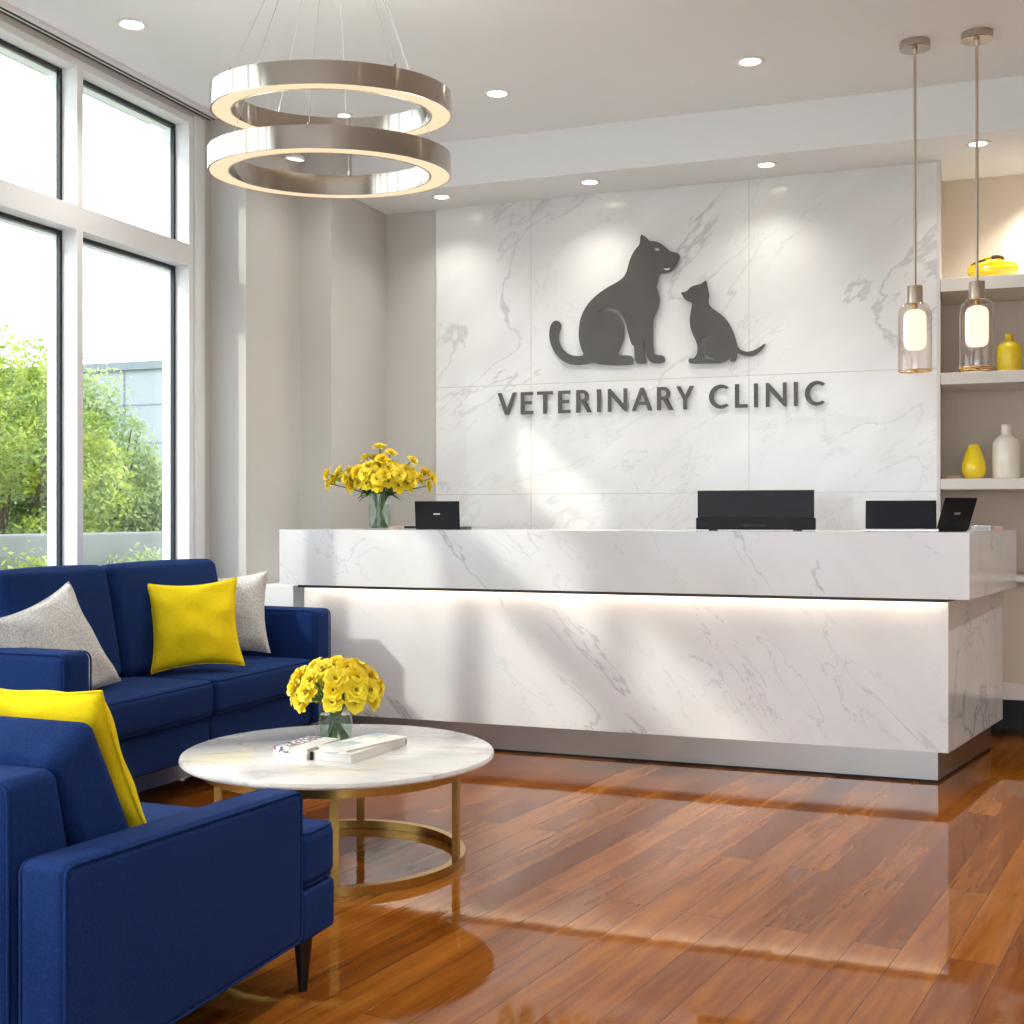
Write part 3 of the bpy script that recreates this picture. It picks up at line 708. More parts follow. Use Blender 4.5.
part(sf, 'seat_cushion', NV, seat(3.645, 4.41)); part(sf, 'seat_cushion', NV, seat(4.41, 5.245))
def backc(y0, y1):
    yc = (y0 + y1) / 2
    Mx = Matrix.Translation((-3.47, yc, .712)) @ Matrix.Rotation(R(-11), 4, 'Y')
    def f(m):
        m.soft(0, 0, 0, .10, (y1 - y0) / 2 - .004, .245, .045, puff=(.03, 0, .01), M=Mx, n=8)
        m.rrect(0, .07, -(y1 - y0) / 2 + .012, (y1 - y0) / 2 - .012, -.232, .236, .045, .0035, M=Mx)
    return f
part(sf, 'back_cushion', NV, backc(3.645, 4.28)); part(sf, 'back_cushion', NV, backc(4.28, 5.08))
for x, y in ((-3.66, 3.58), (-3.07, 3.58), (-3.66, 5.32), (-3.07, 5.32)):
    part(sf, 'leg', M['black_wood'], lambda m, x=x, y=y: m.lathe([(.014, 0), (.024, .165)], x, y, 14))
# ------------------------------------------------------------------ armchair
ac = thing('armchair', 'navy blue fabric armchair seen from behind in the foreground, facing the desk', 'armchair', (-2.0, 2.25, 0))
AO = (-2.0, 2.25)
def ap(name, mat, fn): return part(ac, name, mat, fn, O=AO)
def slope(p): return (p.x, p.y, p.z + (.012 - .038 * (p.y - 1.78) / .84) * max(0, (p.z - .14) / .39))
def aarm(x0, x1):
    def f(m):
        m.soft((x0 + x1) / 2, 2.20, .333, (x1 - x0) / 2, .42, .199, .022, puff=(.003, 0, .004), n=8, fn=slope)
        for x in (x0 + .004, x1 - .003):
            k0 = len(m.bm.verts); m.rrect(0, x, 1.785, 2.615, .14, .527, .022, .0035); m.bm.verts.ensure_lookup_table()
            for v in m.bm.verts[k0:]: v.co = Vector(slope(v.co))
    return f
ap('arm', NV, aarm(-1.627, -1.52)); ap('arm', NV, aarm(-2.50, -2.393))
def bf(m):
    def sh(p):
        k = max(0, (p.z - .45) / .25)
        return (p.x, p.y - .06 * k * (p.y - 1.78) / .19, p.z)
    m.soft(-2.01, 1.875, .41, .362, .095, .275, .025, n=8, fn=sh)
    m.rrect(1, 1.785, -2.368, -1.652, .15, .68, .03, .0035)
ap('back_frame', NV, bf)
ap('base', NV, lambda m: [m.soft(-2.01, 2.26, .19, .36, .36, .06, .012, n=3), m.soft(-2.01, 2.70, .19, .490, .08, .062, .012, n=3)])
def seatc(m):
    m.soft(-2.01, 2.36, .325, .362, .36, .068, .03, puff=(0, 0, .012), n=8)
    m.soft(-2.01, 2.71, .325, .488, .08, .068, .026, puff=(0, .004, 0), n=8)
    m.rrect(2, .388, -2.492, -1.528, 2.645, 2.782, .02, .0035)
    m.rrect(2, .262, -2.492, -1.528, 2.645, 2.782, .02, .0035)
ap('seat_cushion', NV, seatc)
Mb = Matrix.Translation((-2.01, 2.055, .552)) @ Matrix.Rotation(R(27), 4, 'X')
def bcf(m):
    m.soft(0, 0, 0, .352, .075, .20, .03, puff=(0, .03, .006), M=Mb, n=8)
    m.rrect(1, -.045, -.345, .345, -.192, .192, .03, .0035, M=Mb)
    m.rrect(1, .045, -.345, .345, -.192, .192, .03, .0035, M=Mb)
ap('back_cushion', NV, bcf)
for x in (-1.545, -2.475):
    for y in (1.86, 2.66):
        ap('leg', M['black_wood'], lambda m, x=x, y=y: m.lathe([(.011, 0), (.024, .134)], x + (.0), y, 16))
# ------------------------------------------------------------------ pillows
def pillow(name, label, mat, size, thick, Mx, seed, group='throw pillows on the sofa', pinch=.13):
    n = 40
    bm = bmesh.new(); G = {}
    for side in (0, 1):
        for i in range(n + 1):
            for j in range(n + 1):
                s_, t_ = 2 * i / n - 1, 2 * j / n - 1
                edge = i in (0, n) or j in (0, n)
                if side and edge: G[1, i, j] = G[0, i, j]; continue
                x = s_ * (1 - pinch * (1 - abs(s_)) * 0 - pinch * (1 - t_ * t_) * abs(s_) ** 2)
                z = t_ * (1 - pinch * (1 - s_ * s_) * abs(t_) ** 2)
                f = max(0, (1 - s_ * s_) * (1 - t_ * t_))
                y = thick * f ** .42 * (1 if side else -1)
                w = noise.noise(Vector((s_ * 2.2 + seed, t_ * 2.2, side * 3))) * .012 * min(1, f * 3)
                cr = math.sin(math.atan2(t_, s_) * 9 + seed) * .004 * (1 - f) * (s_ * s_ + t_ * t_) * (0 if edge else 1)
                y += (w + cr) * (1 if side else -1)
                G[side, i, j] = bm.verts.new(Mx @ Vector((x * size / 2, y, z * size / 2)))
    for side in (0, 1):
        for i in range(n):
            for j in range(n):
                q = [G[side, i, j], G[side, i + 1, j], G[side, i + 1, j + 1], G[side, i, j + 1]]
                if side: q.reverse()
                try: bm.faces.new(q)
                except ValueError: pass
    bmesh.ops.recalc_face_normals(bm, faces=bm.faces)
    c = Mx.translation.copy()
    bmesh.ops.translate(bm, verts=bm.verts, vec=-c)
    me = bpy.data.meshes.new(name); bm.to_mesh(me); bm.free(); me.materials.append(mat); me.shade_smooth()
    o = bpy.data.objects.new(name, me); link(o); o.location = c
    # stitched edge
    e = MB(); loop = []
    for i in range(n): loop.append((2 * i / n - 1, -1))
    for i in range(n): loop.append((1, 2 * i / n - 1))
    for i in range(n): loop.append((1 - 2 * i / n, 1))
    for i in range(n): loop.append((-1, 1 - 2 * i / n))
    P = []
    for s_, t_ in loop:
        P.append(Mx @ Vector((s_ * (1 - pinch * (1 - t_ * t_) * s_ * s_) * size / 2, 0, t_ * (1 - pinch * (1 - s_ * s_) * t_ * t_) * size / 2)) - c)
    e.tube(P, .0028, 6, True).build('piping', mat, o, True)
    return tag(o, label, 'pillow', group)
def PM(loc, yaw, lean, roll):
    return Matrix.Translation(loc) @ Matrix.Rotation(R(yaw), 4, 'Z') @ Matrix.Rotation(R(lean), 4, 'X') @ Matrix.Rotation(R(roll), 4, 'Y')
# local y axis is the pillow's thickness, -y is its face
pillow('throw_pillow', 'speckled grey pillow at the near end of the sofa, against the left seat back', M['grey_fabric'], .44, .08, PM((-3.27, 3.77, .650), 78, -20, -18), 1.0)
pillow('throw_pillow', 'yellow pillow standing on the sofa in front of a grey one', M['yellow_fabric'], .40, .07, PM((-3.205, 4.585, .692), 40, -15, -3), 4.0)
pillow('throw_pillow', 'pale grey pillow half hidden behind the yellow pillow by the far sofa arm', M['grey_fabric'], .40, .06, PM((-3.35, 5.055, .70), 24, -14, -3), 7.0)
pillow('throw_pillow', 'yellow pillow leaning on the back cushion of the foreground armchair', M['yellow_fabric'], .47, .065, PM((-1.915, 2.185, .600), 0, 27, 0) , 2.5, 'pillow on the armchair', .08)
# ------------------------------------------------------------------ coffee table
TX, TY = -2.024, 3.728
tb = thing('coffee_table', 'round white marble coffee table on a brass ring base between sofa and armchair', 'coffee table', (TX, TY, 0))
MB().lathe([(.001, .3485), (.520, .3485), (.527, .351), (.530, .356), (.530, .362), (.526, .369), (.520, .3715), (.001, .3715)], n=128, cap0=False, cap1=False).build('tabletop', M['marble_table'], tb, True, 30)
MB().lathe([(.430, .308), (.430, .348), (.455, .348), (.455, .308), (.430, .308)], n=96, cap0=False, cap1=False).build('top_ring', M['brass'], tb, True, 30)
MB().lathe([(.405, 0.0005), (.405, .030), (.432, .030), (.432, 0.0005), (.405, 0.0005)], n=96, cap0=False, cap1=False).build('base_ring', M['brass'], tb, True, 30)
for a in (-84, -16, 87, 176):
    a_ = R(a + 20.5)
    Mx = Matrix.Rotation(a_, 4, 'Z')
    MB().box(.411, .431, -.014, .014, .0305, .3077, M=Mx).build('leg', M['brass'], tb)
# ------------------------------------------------------------------ magazines and book
def book(name, label, cat, x, y, z, w, d, h, rz, cover, spine=None, group=None):
    t = thing(name, label, cat, (x, y, z), R(rz), group)
    MB().box(-w / 2 + .002, w / 2 - .002, -d / 2 + .002, d / 2 - .002, .0012, h - .0012).build('pages', M['paper'], t)
    c = MB(); c.box(-w / 2, w / 2, -d / 2, d / 2, h - .0012, h).box(-w / 2, w / 2, -d / 2, d / 2, 0, .0012)
    if spine: c.box(-w / 2, w / 2, -d / 2 - .0012, -d / 2 + .001, 0, h)
    c.build('cover', cover, t)
    return t
cols = [(.05, .10, .35), (.75, .72, .70), (.35, .06, .05), (.80, .80, .78), (.10, .12, .22), (.55, .35, .22), (.70, .74, .80), (.08, .08, .09)]
cA = cover_mat('collage_cover', cols, 95, split=.0, seed=3)
cB = cover_mat('photo_cover', [(.40, .52, .60), (.80, .78, .72), (.75, .74, .70), (.55, .62, .60), (.80, .79, .76)], 16, split=.02, seed=8)
cC = cover_mat('pinkish_cover', [(.78, .42, .30), (.80, .76, .72), (.80, .78, .75)], 12, split=.2, seed=5)
tt = .3722
book('magazine', 'bottom magazine of the pair at the left of the coffee table stack', 'magazine', -2.094, 3.638, tt, .130, .215, .018, -3, cC, True, 'magazines on the coffee table')
book('magazine', 'top magazine of the left pair, with a colourful picture collage on its cover', 'magazine', -2.095, 3.640, tt + .0185, .128, .212, .017, -2, cA, True, 'magazines on the coffee table')
bk = book('book', 'thick open-paged white book lying right of the magazines on the coffee table', 'book', -1.935, 3.715, tt, .150, .36, .028, -4, cB, False)
MB().box(-.079, -.070, -.186, -.178, 0, .0275).build('bookmark_clip', M['black'], bk)
MB().box(-.0745, .0745, .178, .1825, 0, .028).build('spine', M['darkpanel'], bk)
book('magazine', 'thin magazine with pale picture cover resting on the thick book', 'magazine', -1.935, 3.725, tt + .0285, .14, .31, .006, -14, cB, False, 'magazines on the coffee table')
# ------------------------------------------------------------------ flowers
def bloom_mesh(seed, mat_, R0=.036):
    rnd = random.Random(seed)
    m = MB()
    for layer, (np_, tilt, rr) in enumerate(((8, 12, 1.0), (7, 34, .84), (6, 58, .62))):
        for k in range(np_):
            a = 2 * PI * k / np_ + layer * .5 + rnd.uniform(-.12, .12)
            L_ = R0 * rr * rnd.uniform(.9, 1.08); W = L_ * .52
            el = R(tilt + rnd.uniform(-8, 8))
            rows = []
            for i in range(5):
                f = i / 4
                wd = W * (math.sin(PI * (.12 + .80 * f)) ** .7)
                row = []
                for j in range(5):
                    g = j / 2 - 1
                    r_ = L_ * f * (1 - .10 * abs(g) ** 2)
                    z = r_ * math.sin(el) + .10 * L_ * (g * g) * f + .05 * L_ * math.sin(g * 7 + k + layer) * f * f
                    if f > .8: z -= L_ * .10
                    q = Vector((r_ * math.cos(el), wd * g, z + .002 * layer))
                    row.append(Matrix.Rotation(a, 3, 'Z') @ q)
                rows.append(row)
            vs = [v for r2 in rows for v in r2]
            fs = [(i * 5 + j, i * 5 + j + 1, (i + 1) * 5 + j + 1, (i + 1) * 5 + j) for i in range(4) for j in range(4)]
            m.pydata(vs, fs)
    return m
def mesh_of(m, name, mat):
    o = m.build(name, mat, None, True, 180)
    me = o.data; bpy.data.objects.remove(o)
    return me
BL = [mesh_of(bloom_mesh(s, None), 'bloom', M['petal'] if s % 3 else M['petal_dark']) for s in range(6)]
CE = mesh_of(MB().lathe([(.001, .004), (.007, .004), (.0075, .009), (.005, .013), (.001, .014)], n=12), 'flower_centre', M['centre'])
def leaf_shape(m, base, d, L_, W):
    d = d.normalized(); x = d.cross(Vector((0, 0, 1)))
    if x.length < .1: x = Vector((1, 0, 0))
    x.normalize(); nn = x.cross(d)
    vs, fs = [], []
    for i in range(6):
        f = i / 5; w_ = W * math.sin(PI * min(1, f * .95 + .05)) ** .8 * .5
        c = base + d * L_ * f + Vector((0, 0, -1)) * L_ * .45 * f * f
        vs += [c - x * w_, c + nn * (-.15 * w_), c + x * w_]
    for i in range(5):
        a = i * 3; fs += [(a, a + 1, a + 4, a + 3), (a + 1, a + 2, a + 5, a + 4)]
    m.pydata(vs, fs)
def bouquet(cx, cy, z0, neck_z, neck_r, heads, label, group, sc=1.0, seed=0, leafn=10):
    rnd = random.Random(seed)
    out = []
    for k, (dx, dy, dz) in enumerate(heads):
        t = thing('yellow_flower', label, 'flower', (cx, cy, z0), 0, group)
        head = Vector((dx, dy, dz)); a = math.atan2(dy, dx)
        rr = neck_r * min(1, math.hypot(dx, dy) / .14)
        neck = Vector((rr * math.cos(a), rr * math.sin(a), neck_z))
        foot = Vector((-neck_r * .82 * math.cos(a + rnd.uniform(-.5, .5)), -neck_r * .82 * math.sin(a + rnd.uniform(-.5, .5)), .008))
        mid = foot.lerp(neck, .5) * .75; mid.z = neck_z * .5
        out_dir = Vector((dx, dy - .04, max(.02, dz - neck_z) * .75)).normalized()
        pre = head - out_dir * .03
        pts = []
        ctrl = [foot, mid, neck, pre, head]
        for i in range(len(ctrl) - 1):
            for s_ in range(4):
                u = s_ / 4
                p0 = ctrl[max(0, i - 1)]; p1 = ctrl[i]; p2 = ctrl[i + 1]; p3 = ctrl[min(len(ctrl) - 1, i + 2)]
                pts.append(.5 * ((2 * p1) + (p2 - p0) * u + (2 * p0 - 5 * p1 + 4 * p2 - p3) * u * u + (3 * p1 - p0 - 3 * p2 + p3) * u ** 3))
        pts.append(head)
        sm = MB(); sm.tube(pts, .0029, 6); st = sm.build('stem', M['stem'], t, True)
        b = bpy.data.objects.new('bloom', BL[(k + seed) % 6]); link(b, t)
        b.location = head; b.scale = (sc * rnd.uniform(.88, 1.12),) * 3
        q = out_dir.to_track_quat('Z', 'Y'); b.rotation_mode = 'QUATERNION'; b.rotation_quaternion = q
        c = bpy.data.objects.new('flower_centre', CE); link(c, b)
        if k < leafn:
            lf = MB()
            for j in range(2):
                a2 = a + rnd.uniform(-.6, .6) + j * .8
                leaf_shape(lf, neck + Vector((0, 0, .01 + .02 * j)), Vector((math.cos(a2), math.sin(a2), rnd.uniform(-.1, .7))), rnd.uniform(.07, .12), .026)
            lf.build('leaf', M['leafd'], t, True, 180)
        out.append(t)
    return out
def vase(cx, cy, z0, r, h, label, wl):
    t = thing('glass_vase', label, 'vase', (cx, cy, z0))
    MB().lathe([(.001, 0), (r - .002, 0), (r, .003), (r, h), (r - .0035, h), (r - .0035, .010), (.001, .010)], n=48, cap0=False, cap1=False).build('vase_body', M['vglass'], t, True, 40)
    MB().lathe([(.001, .0105), (r - .004, .0105), (r - .004, wl), (.001, wl)], n=40, cap0=False, cap1=False).build('water', M['water'], t, True, 40)
    return t
rnd = random.Random(11)
# coffee table bouquet: compact dome
vx, vy = -2.118, 3.876
vase(vx, vy, tt, .060, .145, 'clear glass cylinder vase on the marble coffee table', .095)
hd = []
for n_, el, rad in ((1, 88, 1), (5, 60, 1.), (9, 33, 1.), (11, 9, 1.0), (8, -14, .93)):
    for k in range(n_):
        a = 2 * PI * k / n_ + el * .37 + rnd.uniform(-.12, .12)
        hd.append((.145 * rad * math.cos(R(el)) * math.cos(a), .145 * rad * math.cos(R(el)) * math.sin(a), (.178 + .088) * 0 + .178 + .092 * math.sin(R(el)) + rnd.uniform(-.006, .006)))
bouquet(vx, vy, tt, .14, .045, hd, 'yellow ruffled flower in the dome-shaped bunch on the coffee table', 'yellow flowers in the coffee table vase', 1.22, 3, 6)
# desk bouquet: wide and loose
dx0, dy0 = -2.905, 5.79
vase(dx0, dy0, 1.1005, .060, .185, 'clear glass vase on the left end of the marble desk', .13)
hd = [(.0, .0, .425), (.06, -.02, .395), (-.07, .02, .37), (.17, -.02, .355), (.02, -.06, .36), (-.02, .06, .37),
      (-.20, -.02, .30), (-.265, -.03, .285), (-.255, -.04, .235), (-.24, .03, .26), (.245, .02, .29), (.275, -.02, .265), (.255, -.03, .225), (.22, .04, .30)]
for k in range(40):
    a = k * 2.39996; rr = .02 + .165 * math.sqrt((k + .5) / 40)
    hd.append((rr * 1.2 * math.cos(a), rr * .75 * math.sin(a), .345 - 2.4 * rr * rr - .02 * ((k * 5) % 7) / 7))
for k in range(9):
    a = R(-170 + 20 * k); hd.append((.155 * math.cos(a), .10 * math.sin(a), .235 + rnd.uniform(-.015, .02)))
C20, S20 = math.cos(TH), math.sin(TH)
hd = [(x * C20 - y * S20, x * S20 + y * C20, z) for x, y, z in hd]
bouquet(dx0, dy0, 1.1005, .175, .045, hd, 'yellow ruffled flower in the loose wide bunch on the reception desk', 'yellow flowers in the desk vase', 1.15, 5, 14)
# ------------------------------------------------------------------ things on the desk
DZ = 1.1004
def laptop_back(x, y, w, h, lean, rz, label, open_front=False):
    """closed side towards us: lid back with small badge, keyboard half behind it"""
    t = thing('laptop', label, 'laptop', (x, y, DZ), R(rz))
    MB().bbox(-w / 2, w / 2, 0, .20, 0, .014, .003).build('keyboard_half', M['black'], t)
    Mx = Matrix.Translation((0, 0, .006)) @ Matrix.Rotation(R(lean), 4, 'X')
    MB().bbox(-w / 2, w / 2, -.007, 0, 0, h, .0025, M=Mx).build('lid', M['black'], t)
    MB().box(-.020, .016, -.0078, -.0068, h * .50, h * .56, M=Mx).build('badge', M['silver'], t)
    MB().box(-w / 2 + .008, w / 2 - .008, -.0002, .0008, .012, h - .008, M=Mx).build('screen', M['screen'], t)
    return t
laptop_back(-2.62, 5.90, .245, .142, 6, 5, 'small black laptop seen from behind beside the desk flowers')
t = laptop_back(-.085, 5.85, .195, .155, 20, 48, 'black laptop with slanted lid seen from behind at the right end of the desk')
# open laptop facing us
t = thing('laptop', 'open laptop with dark screen facing the room near the right end of the desk', 'laptop', (-.30, 5.80, DZ), R(3))
MB().bbox(-.165, .16, -.10, .085, 0, .012, .003).build('keyboard_half', M['silver'], t)
MB().box(-.15, .145, -.085, .05, .0118, .0128).build('keyboard', M['black'], t)
Mx = Matrix.Translation((0, .085, .008)) @ Matrix.Rotation(R(-20), 4, 'X')
MB().bbox(-.155, .155, 0, .007, 0, .142, .002, M=Mx).build('lid', M['black'], t)
MB().box(-.148, .148, -.0012, .0004, .008, .134, M=Mx).build('screen', M['screen'], t)
# wide monitor
t = thing('desktop_monitor', 'wide low black computer monitor with thick lower housing in the middle of the desk', 'monitor', (-.972, 5.92, DZ), R(3))
Mx = Matrix.Rotation(R(2), 4, 'X')
MB().bbox(-.275, .275, 0, .022, .045, .190, .004, M=Mx).build('panel', M['darkpanel'], t)
MB().bbox(-.282, .282, -.012, .035, .004, .062, .006).build('lower_housing', M['black'], t)
MB().bbox(-.055, .055, -.0165, -.010, .018, .030, .002).build('grip', M['darkpanel'], t)
MB().bbox(-.276, .276, -.001, .024, .188, .193, .002, M=Mx).build('top_edge', M['brownpod'], t)
for x in (-.2, .2): MB().box(x - .02, x + .02, -.01, .03, 0, .0045).build('foot', M['black'], t)
# small things behind the laptops
t = thing('notebook', 'small blue-edged notebook lying left of the small laptop', 'notebook', (-2.80, 6.0, DZ), R(4))
MB().bbox(-.05, .06, -.04, .05, 0, .020, .002).build('pages', M['paper'], t); MB().box(-.052, .062, -.042, .052, .0201, .024).build('cover', M['silver'], t); MB().box(-.045, .06, -.0415, -.040, .003, .016).build('label', M['darkpanel'], t)
tag(MB().bbox(-.035, .035, -.03, .04, 0, .016, .002).build('card_box', M['pink'], None, loc=(-2.92, 6.02, DZ)), 'flat brown card box between vase and small laptop on the desk', 'box')
t = thing('desk_calculator', 'small silver device behind the slanted laptop on the desk end', 'device', (.045, 5.99, DZ), R(8))
MB().bbox(-.045, .03, -.04, .04, 0, .026, .003).build('body', M['silver'], t); MB().box(-.038, .02, -.0405, -.0385, .005, .02).build('display', M['signlight'], t)
tag(MB().bbox(-.02, .02, -.03, .03, 0, .02, .002).build('tape_roll_box', M['pink'], None, loc=(.112, 6.02, DZ)), 'tiny brown box at the far right corner of the desk', 'box')
# ------------------------------------------------------------------ niche decor
def lv(name, prof, x, y, z, mat, label, cat='vase'):
    return tag(MB().lathe(prof, n=40, cap0=True, cap1=False).build(name, mat, None, True, 50, loc=(x, y, z)), label, cat)
sy = 7.05
lv('yellow_bottle', [(.040, 0), (.058, .003), (.062, .012), (.064, .10), (.063, .130), (.055, .150), (.036, .166), (.022, .174), (.019, .180), (.019, .192), (.022, .196), (.022, .205), (.017, .207), (.015, .19), (.012, .17)], .186, sy, 1.9305, M['ysat'], 'yellow stoneware bottle on the middle shelf beside the right pendant', 'bottle')
lv('teardrop_vase', [(.030, 0), (.045, .004), (.060, .03), (.064, .06), (.058, .095), (.045, .135), (.032, .170), (.028, .184), (.024, .186), (.022, .175), (.018, .15)], .010, sy, 1.3675, M['yglaze'], 'glossy yellow teardrop vase on the lowest shelf')
lv('white_bottle', [(.055, 0), (.066, .004), (.069, .015), (.071, .12), (.070, .180), (.064, .205), (.048, .222), (.032, .232), (.027, .240), (.026, .275), (.029, .288), (.024, .290), (.022, .27), (.02, .24)], .172, sy, 1.3675, M['wglaze'], 'tall cream glazed bottle vase on the lowest shelf')
tag(MB().bbox(-.035, .035, -.04, .04, 0, .022, .003).build('small_box', M['pink'], None, loc=(-.092, 7.08, 1.3675)), 'small dusty pink box left of the yellow teardrop vase', 'box')
t = thing('gold_dish', 'small gold dish on the middle shelf seen through the right pendant glass', 'dish', (.0, 7.04, 1.9305))
MB().lathe([(.02, 0), (.05, .004), (.066, .022), (.068, .028), (.062, .026), (.046, .010), (.001, .008)], n=32, cap1=False).build('bowl', M['yglaze'], t, True)
MB().lathe([(.001, .014), (.02, .016), (.028, .03), (.02, .042), (.001, .044)], n=20).build('dark_stone', M['black'], t, True)
# pod-shaped yellow bowl: fluted elongated body with dark husk handle
t = thing('pod_bowl', 'yellow fluted pod-shaped bowl with dark husk on the top shelf', 'bowl', (.105, 7.06, 2.4305), R(6))
m = MB(); nu, nv = 72, 24; G = []
for j in range(nv + 1):
    v_ = j / nv; ph = PI * v_; row = []
    for i in range(nu):
        a = 2 * PI * i / nu
        fl = 1 + .055 * math.cos(7 * a + 5 * v_)
        rr = math.sin(ph) ** .75 if v_ not in (0, 1) else 0
        row.append(m.bm.verts.new((-.128 * math.cos(ph), .062 * rr * fl * math.cos(a), .054 + .054 * rr * fl * math.sin(a))))
    G.append(row)
for j in range(nv):
    for i in range(nu):
        m.bm.faces.new((G[j][i], G[j][(i + 1) % nu], G[j + 1][(i + 1) % nu], G[j + 1][i]))
bmesh.ops.remove_doubles(m.bm, verts=m.bm.verts, dist=.0002)
m.build('body', M['yglaze'], t, True, 180)
m = MB(); m.tube([(-.10, -.01, .085), (-.08, -.015, .10), (-.03, -.018, .116), (.02, -.018, .118), (.05, -.016, .108)], .008, 10); m.build('rim', M['yglaze'], t, True)
m = MB(); m.tube([(-.108, -.02, .083), (-.085, -.026, .095), (-.04, -.028, .106)], .005, 8); m.tube([(-.01, -.02, .118), (.018, -.022, .122), (.045, -.02, .116), (.052, -.02, .104)], .011, 8, r1=.008); m.build('husk', M['brownpod'], t, True)
# ------------------------------------------------------------------ outside
struct(MB().box(-60, -7.01, -30, 70, -.25, -.15).build('ground', M['grass']))
struct(MB().box(-7.01, -4.16, -30, 70, -.25, -.12).box(-4.16, 30, -40, YF - .21, -.25, -.12).build('ground', M['bounce_paving']))  # unseen ground, made pale to bounce daylight up onto the ceiling
tag(MB().bbox(-7.0, -6.75, -2, 16, -.15, 1.03, .02).build('garden_wall', M['concrete']), 'low pale grey garden wall outside the windows', 'wall')
bd = thing('far_building', 'pale flat-roofed panel building far behind the shrubs outside', 'building', (-21, 32, -.15))
MB().box(-9, 9, 0, 6, 0, 5.9).build('walls', M['panel'], bd)
MB().box(-9.1, 9.1, -.12, 6.1, 5.9, 6.15).build('roof_edge', M['panel_line'], bd)
m = MB()
for x in range(-8, 10, 2): m.box(x - .03, x + .03, -.02, .01, 0, 5.9)
for z in (1.2, 2.4, 3.6, 4.8): m.box(-9, 9, -.02, .01, z - .02, z + .02)
m.build('panel_joints', M['panel_line'], bd)
def shrub(x, y, h, rad, mat, label, seed, n=7000, name='garden_shrub', z0=-.15):
    rnd = random.Random(seed)
    t = thing(name, label, 'shrub' if h < 3.2 else 'tree', (x, y, z0), 0, 'shrubs beyond the garden wall')
    tr = MB(); tr.tube([(0, 0, 0), (.03, 0, h * .3), (0, .04, h * .75)], .05, 8, r1=.02)
    for k in range(6):
        a = k * 1.05; tr.tube([(0, 0, h * .25), (rad * .4 * math.cos(a), rad * .4 * math.sin(a), h * .5), (rad * .6 * math.cos(a), rad * .6 * math.sin(a), h * .8)], .02, 6, r1=.006)
    tr.build('trunk', M['bark'], t, True)
    # clusters
    cl = []
    for _ in range(110):
        while True:
            p = Vector((rnd.uniform(-1, 1), rnd.uniform(-1, 1), rnd.uniform(-1, 1)))
            if .35 < p.length < 1: break
        taper = 1 - .45 * max(0, p.z)
        cl.append((Vector((p.x * rad * taper, p.y * rad * taper, h * .52 + p.z * h * .44)), rnd.uniform(.16, .34)))
    vs, fs = [], []
    for k in range(int(n * 3.6)):
        c, cr = rnd.choice(cl)
        d = Vector((rnd.gauss(0, 1), rnd.gauss(0, 1), rnd.gauss(0, 1))).normalized() * cr * rnd.uniform(.5, 1.05)
        c = c + d
        u = Vector((rnd.gauss(0, 1), rnd.gauss(0, 1), rnd.gauss(0, .7))).normalized()
        v = u.cross(Vector((rnd.gauss(0, 1), rnd.gauss(0, 1), rnd.gauss(0, 1)))).normalized()
        s = rnd.uniform(.020, .036)
        b = len(vs)
        vs += [tuple(c - u * s), tuple(c + v * s * .45 - u * s * .1), tuple(c + u * s), tuple(c - v * s * .45 - u * s * .1)]
        fs.append((b, b + 1, b + 2, b + 3))
    me = bpy.data.meshes.new('foliage'); me.from_pydata(vs, [], fs); me.materials.append(mat)
    o = bpy.data.objects.new('foliage', me); link(o, t)
shrub(-8.35, 8.9, 3.05, 1.15, M['leaf_a'], 'tall bright green shrub seen through the left window pane', 1, 9000)
shrub(-8.2, 9.95, 2.70, .85, M['leaf_c'], 'pale green rounded shrub seen in the middle of the right window pane', 2, 8000)
shrub(-8.2, 11.5, 2.15, .95, M['leaf_b'], 'lower mid green shrub at the right edge of the right window pane', 3, 7000)
shrub(-9.8, 9.3, 2.9, 1.1, M['leaf_b'], 'darker green shrub behind the gap between the two front shrubs', 4, 7000)
shrub(-8.6, 7.0, 3.2, 1.2, M['leaf_b'], 'big shrub beyond the garden wall, hidden left of the picture', 5, 6000)
shrub(-8.6, 5.0, 2.9, 1.1, M['leaf_a'], 'second shrub beyond the garden wall, hidden left of the picture', 6, 5000)
shrub(-9.4, 13.9, 2.2, 1.2, M['leaf_c'], 'hazy green shrub farthest along the garden wall', 7, 6000)
shrub(-6.4, 8.5, .92, .42, M['leaf_c'], 'small pale bush in front of the low garden wall, right pane', 8, 2200)
shrub(-6.4, 7.2, .95, .42, M['leaf_a'], 'small leafy bush in front of the low garden wall, left pane', 9, 2200)
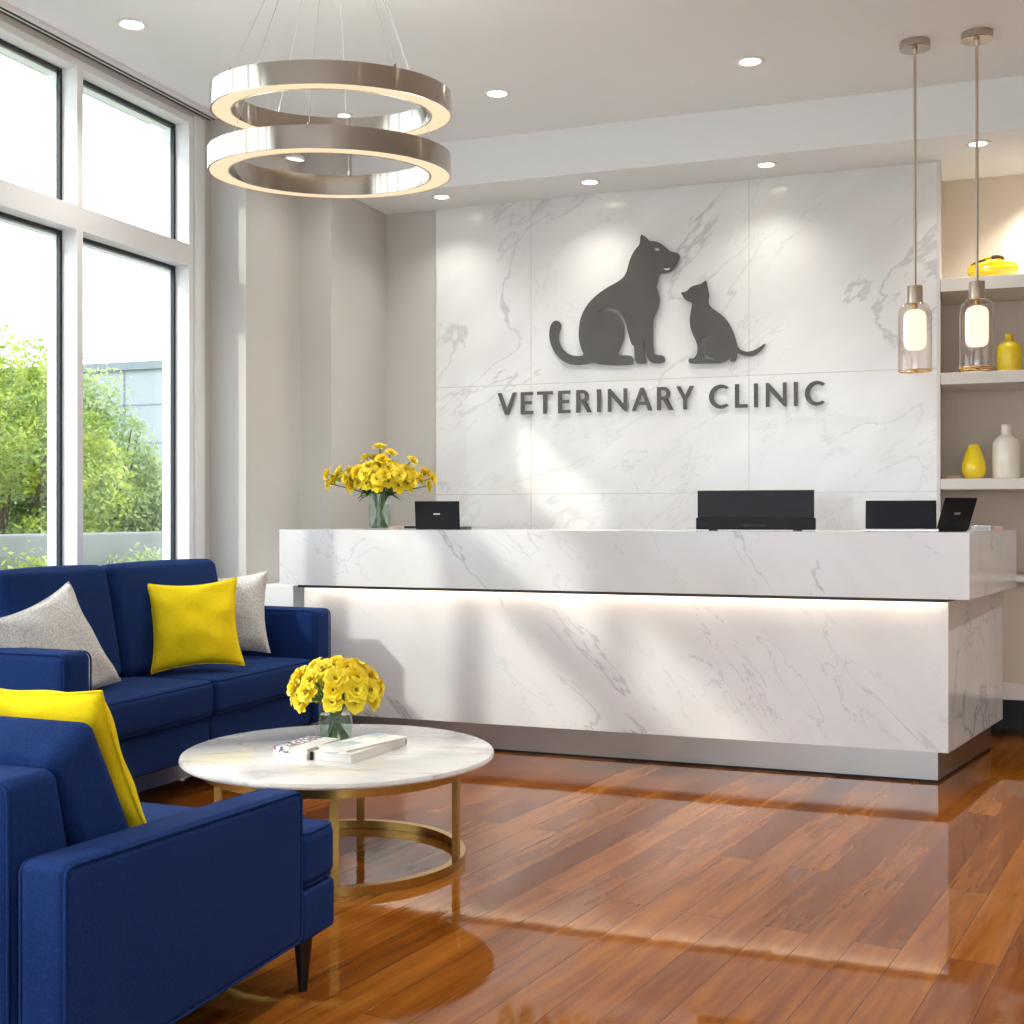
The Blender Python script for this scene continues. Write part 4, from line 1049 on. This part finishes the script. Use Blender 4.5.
shrub(-6.4, 9.6, .80, .42, M['leaf_b'], 'small round bush before the garden wall, near the right edge of the right pane', 10, 2200)
# ------------------------------------------------------------------ light
sun = bpy.data.lights.new('sun', 'SUN'); sun.energy = 1.1; sun.angle = R(2.0); sun.color = (1, .95, .87)
so = bpy.data.objects.new('sun', sun); link(so)
so.rotation_euler = Vector((1, 1.15, -.95)).to_track_quat('-Z', 'Y').to_euler(); so.location = (-10, -6, 9)
W = bpy.data.worlds.new('sky'); bpy.context.scene.world = W; W.use_nodes = True
N, L = W.node_tree.nodes, W.node_tree.links
bg = N['Background']; bg.inputs['Strength'].default_value = 2.5
tc = N.new('ShaderNodeTexCoord'); mp = N.new('ShaderNodeMapping'); mp.inputs['Scale'].default_value = (1, 1, 2.6)
n = N.new('ShaderNodeTexNoise'); n.inputs['Scale'].default_value = 2.4; n.inputs['Detail'].default_value = 7; n.inputs['Roughness'].default_value = .55
L.new(tc.outputs['Generated'], mp.inputs['Vector']); L.new(mp.outputs[0], n.inputs['Vector'])
r = N.new('ShaderNodeValToRGB'); r.color_ramp.elements[0].position = .40; r.color_ramp.elements[1].position = .60
r.color_ramp.elements[0].color = (.52, .60, .72, 1); r.color_ramp.elements[1].color = (.74, .76, .79, 1)
L.new(n.outputs['Fac'], r.inputs['Fac']); L.new(r.outputs['Color'], bg.inputs['Color'])
# ------------------------------------------------------------------ camera
cam = bpy.data.cameras.new('camera'); cam.sensor_width = 36; cam.lens = 36 * 1230 / 1024; cam.shift_y = 4 / 1024; cam.clip_start = .05; cam.clip_end = 300
co = bpy.data.objects.new('camera', cam); link(co); co.location = (0, 0, 1.17); co.rotation_euler = (R(90), 0, R(20.5))
sc = bpy.context.scene
sc.camera = co
sc.view_settings.view_transform = 'Standard'; sc.view_settings.look = 'None'; sc.view_settings.gamma = 1; sc.view_settings.exposure = 1.15
sc.view_settings.use_curve_mapping = False
sc.cycles.max_bounces = 10; sc.cycles.diffuse_bounces = 6; sc.cycles.transparent_max_bounces = 24
sc.cycles.sample_clamp_indirect = 6
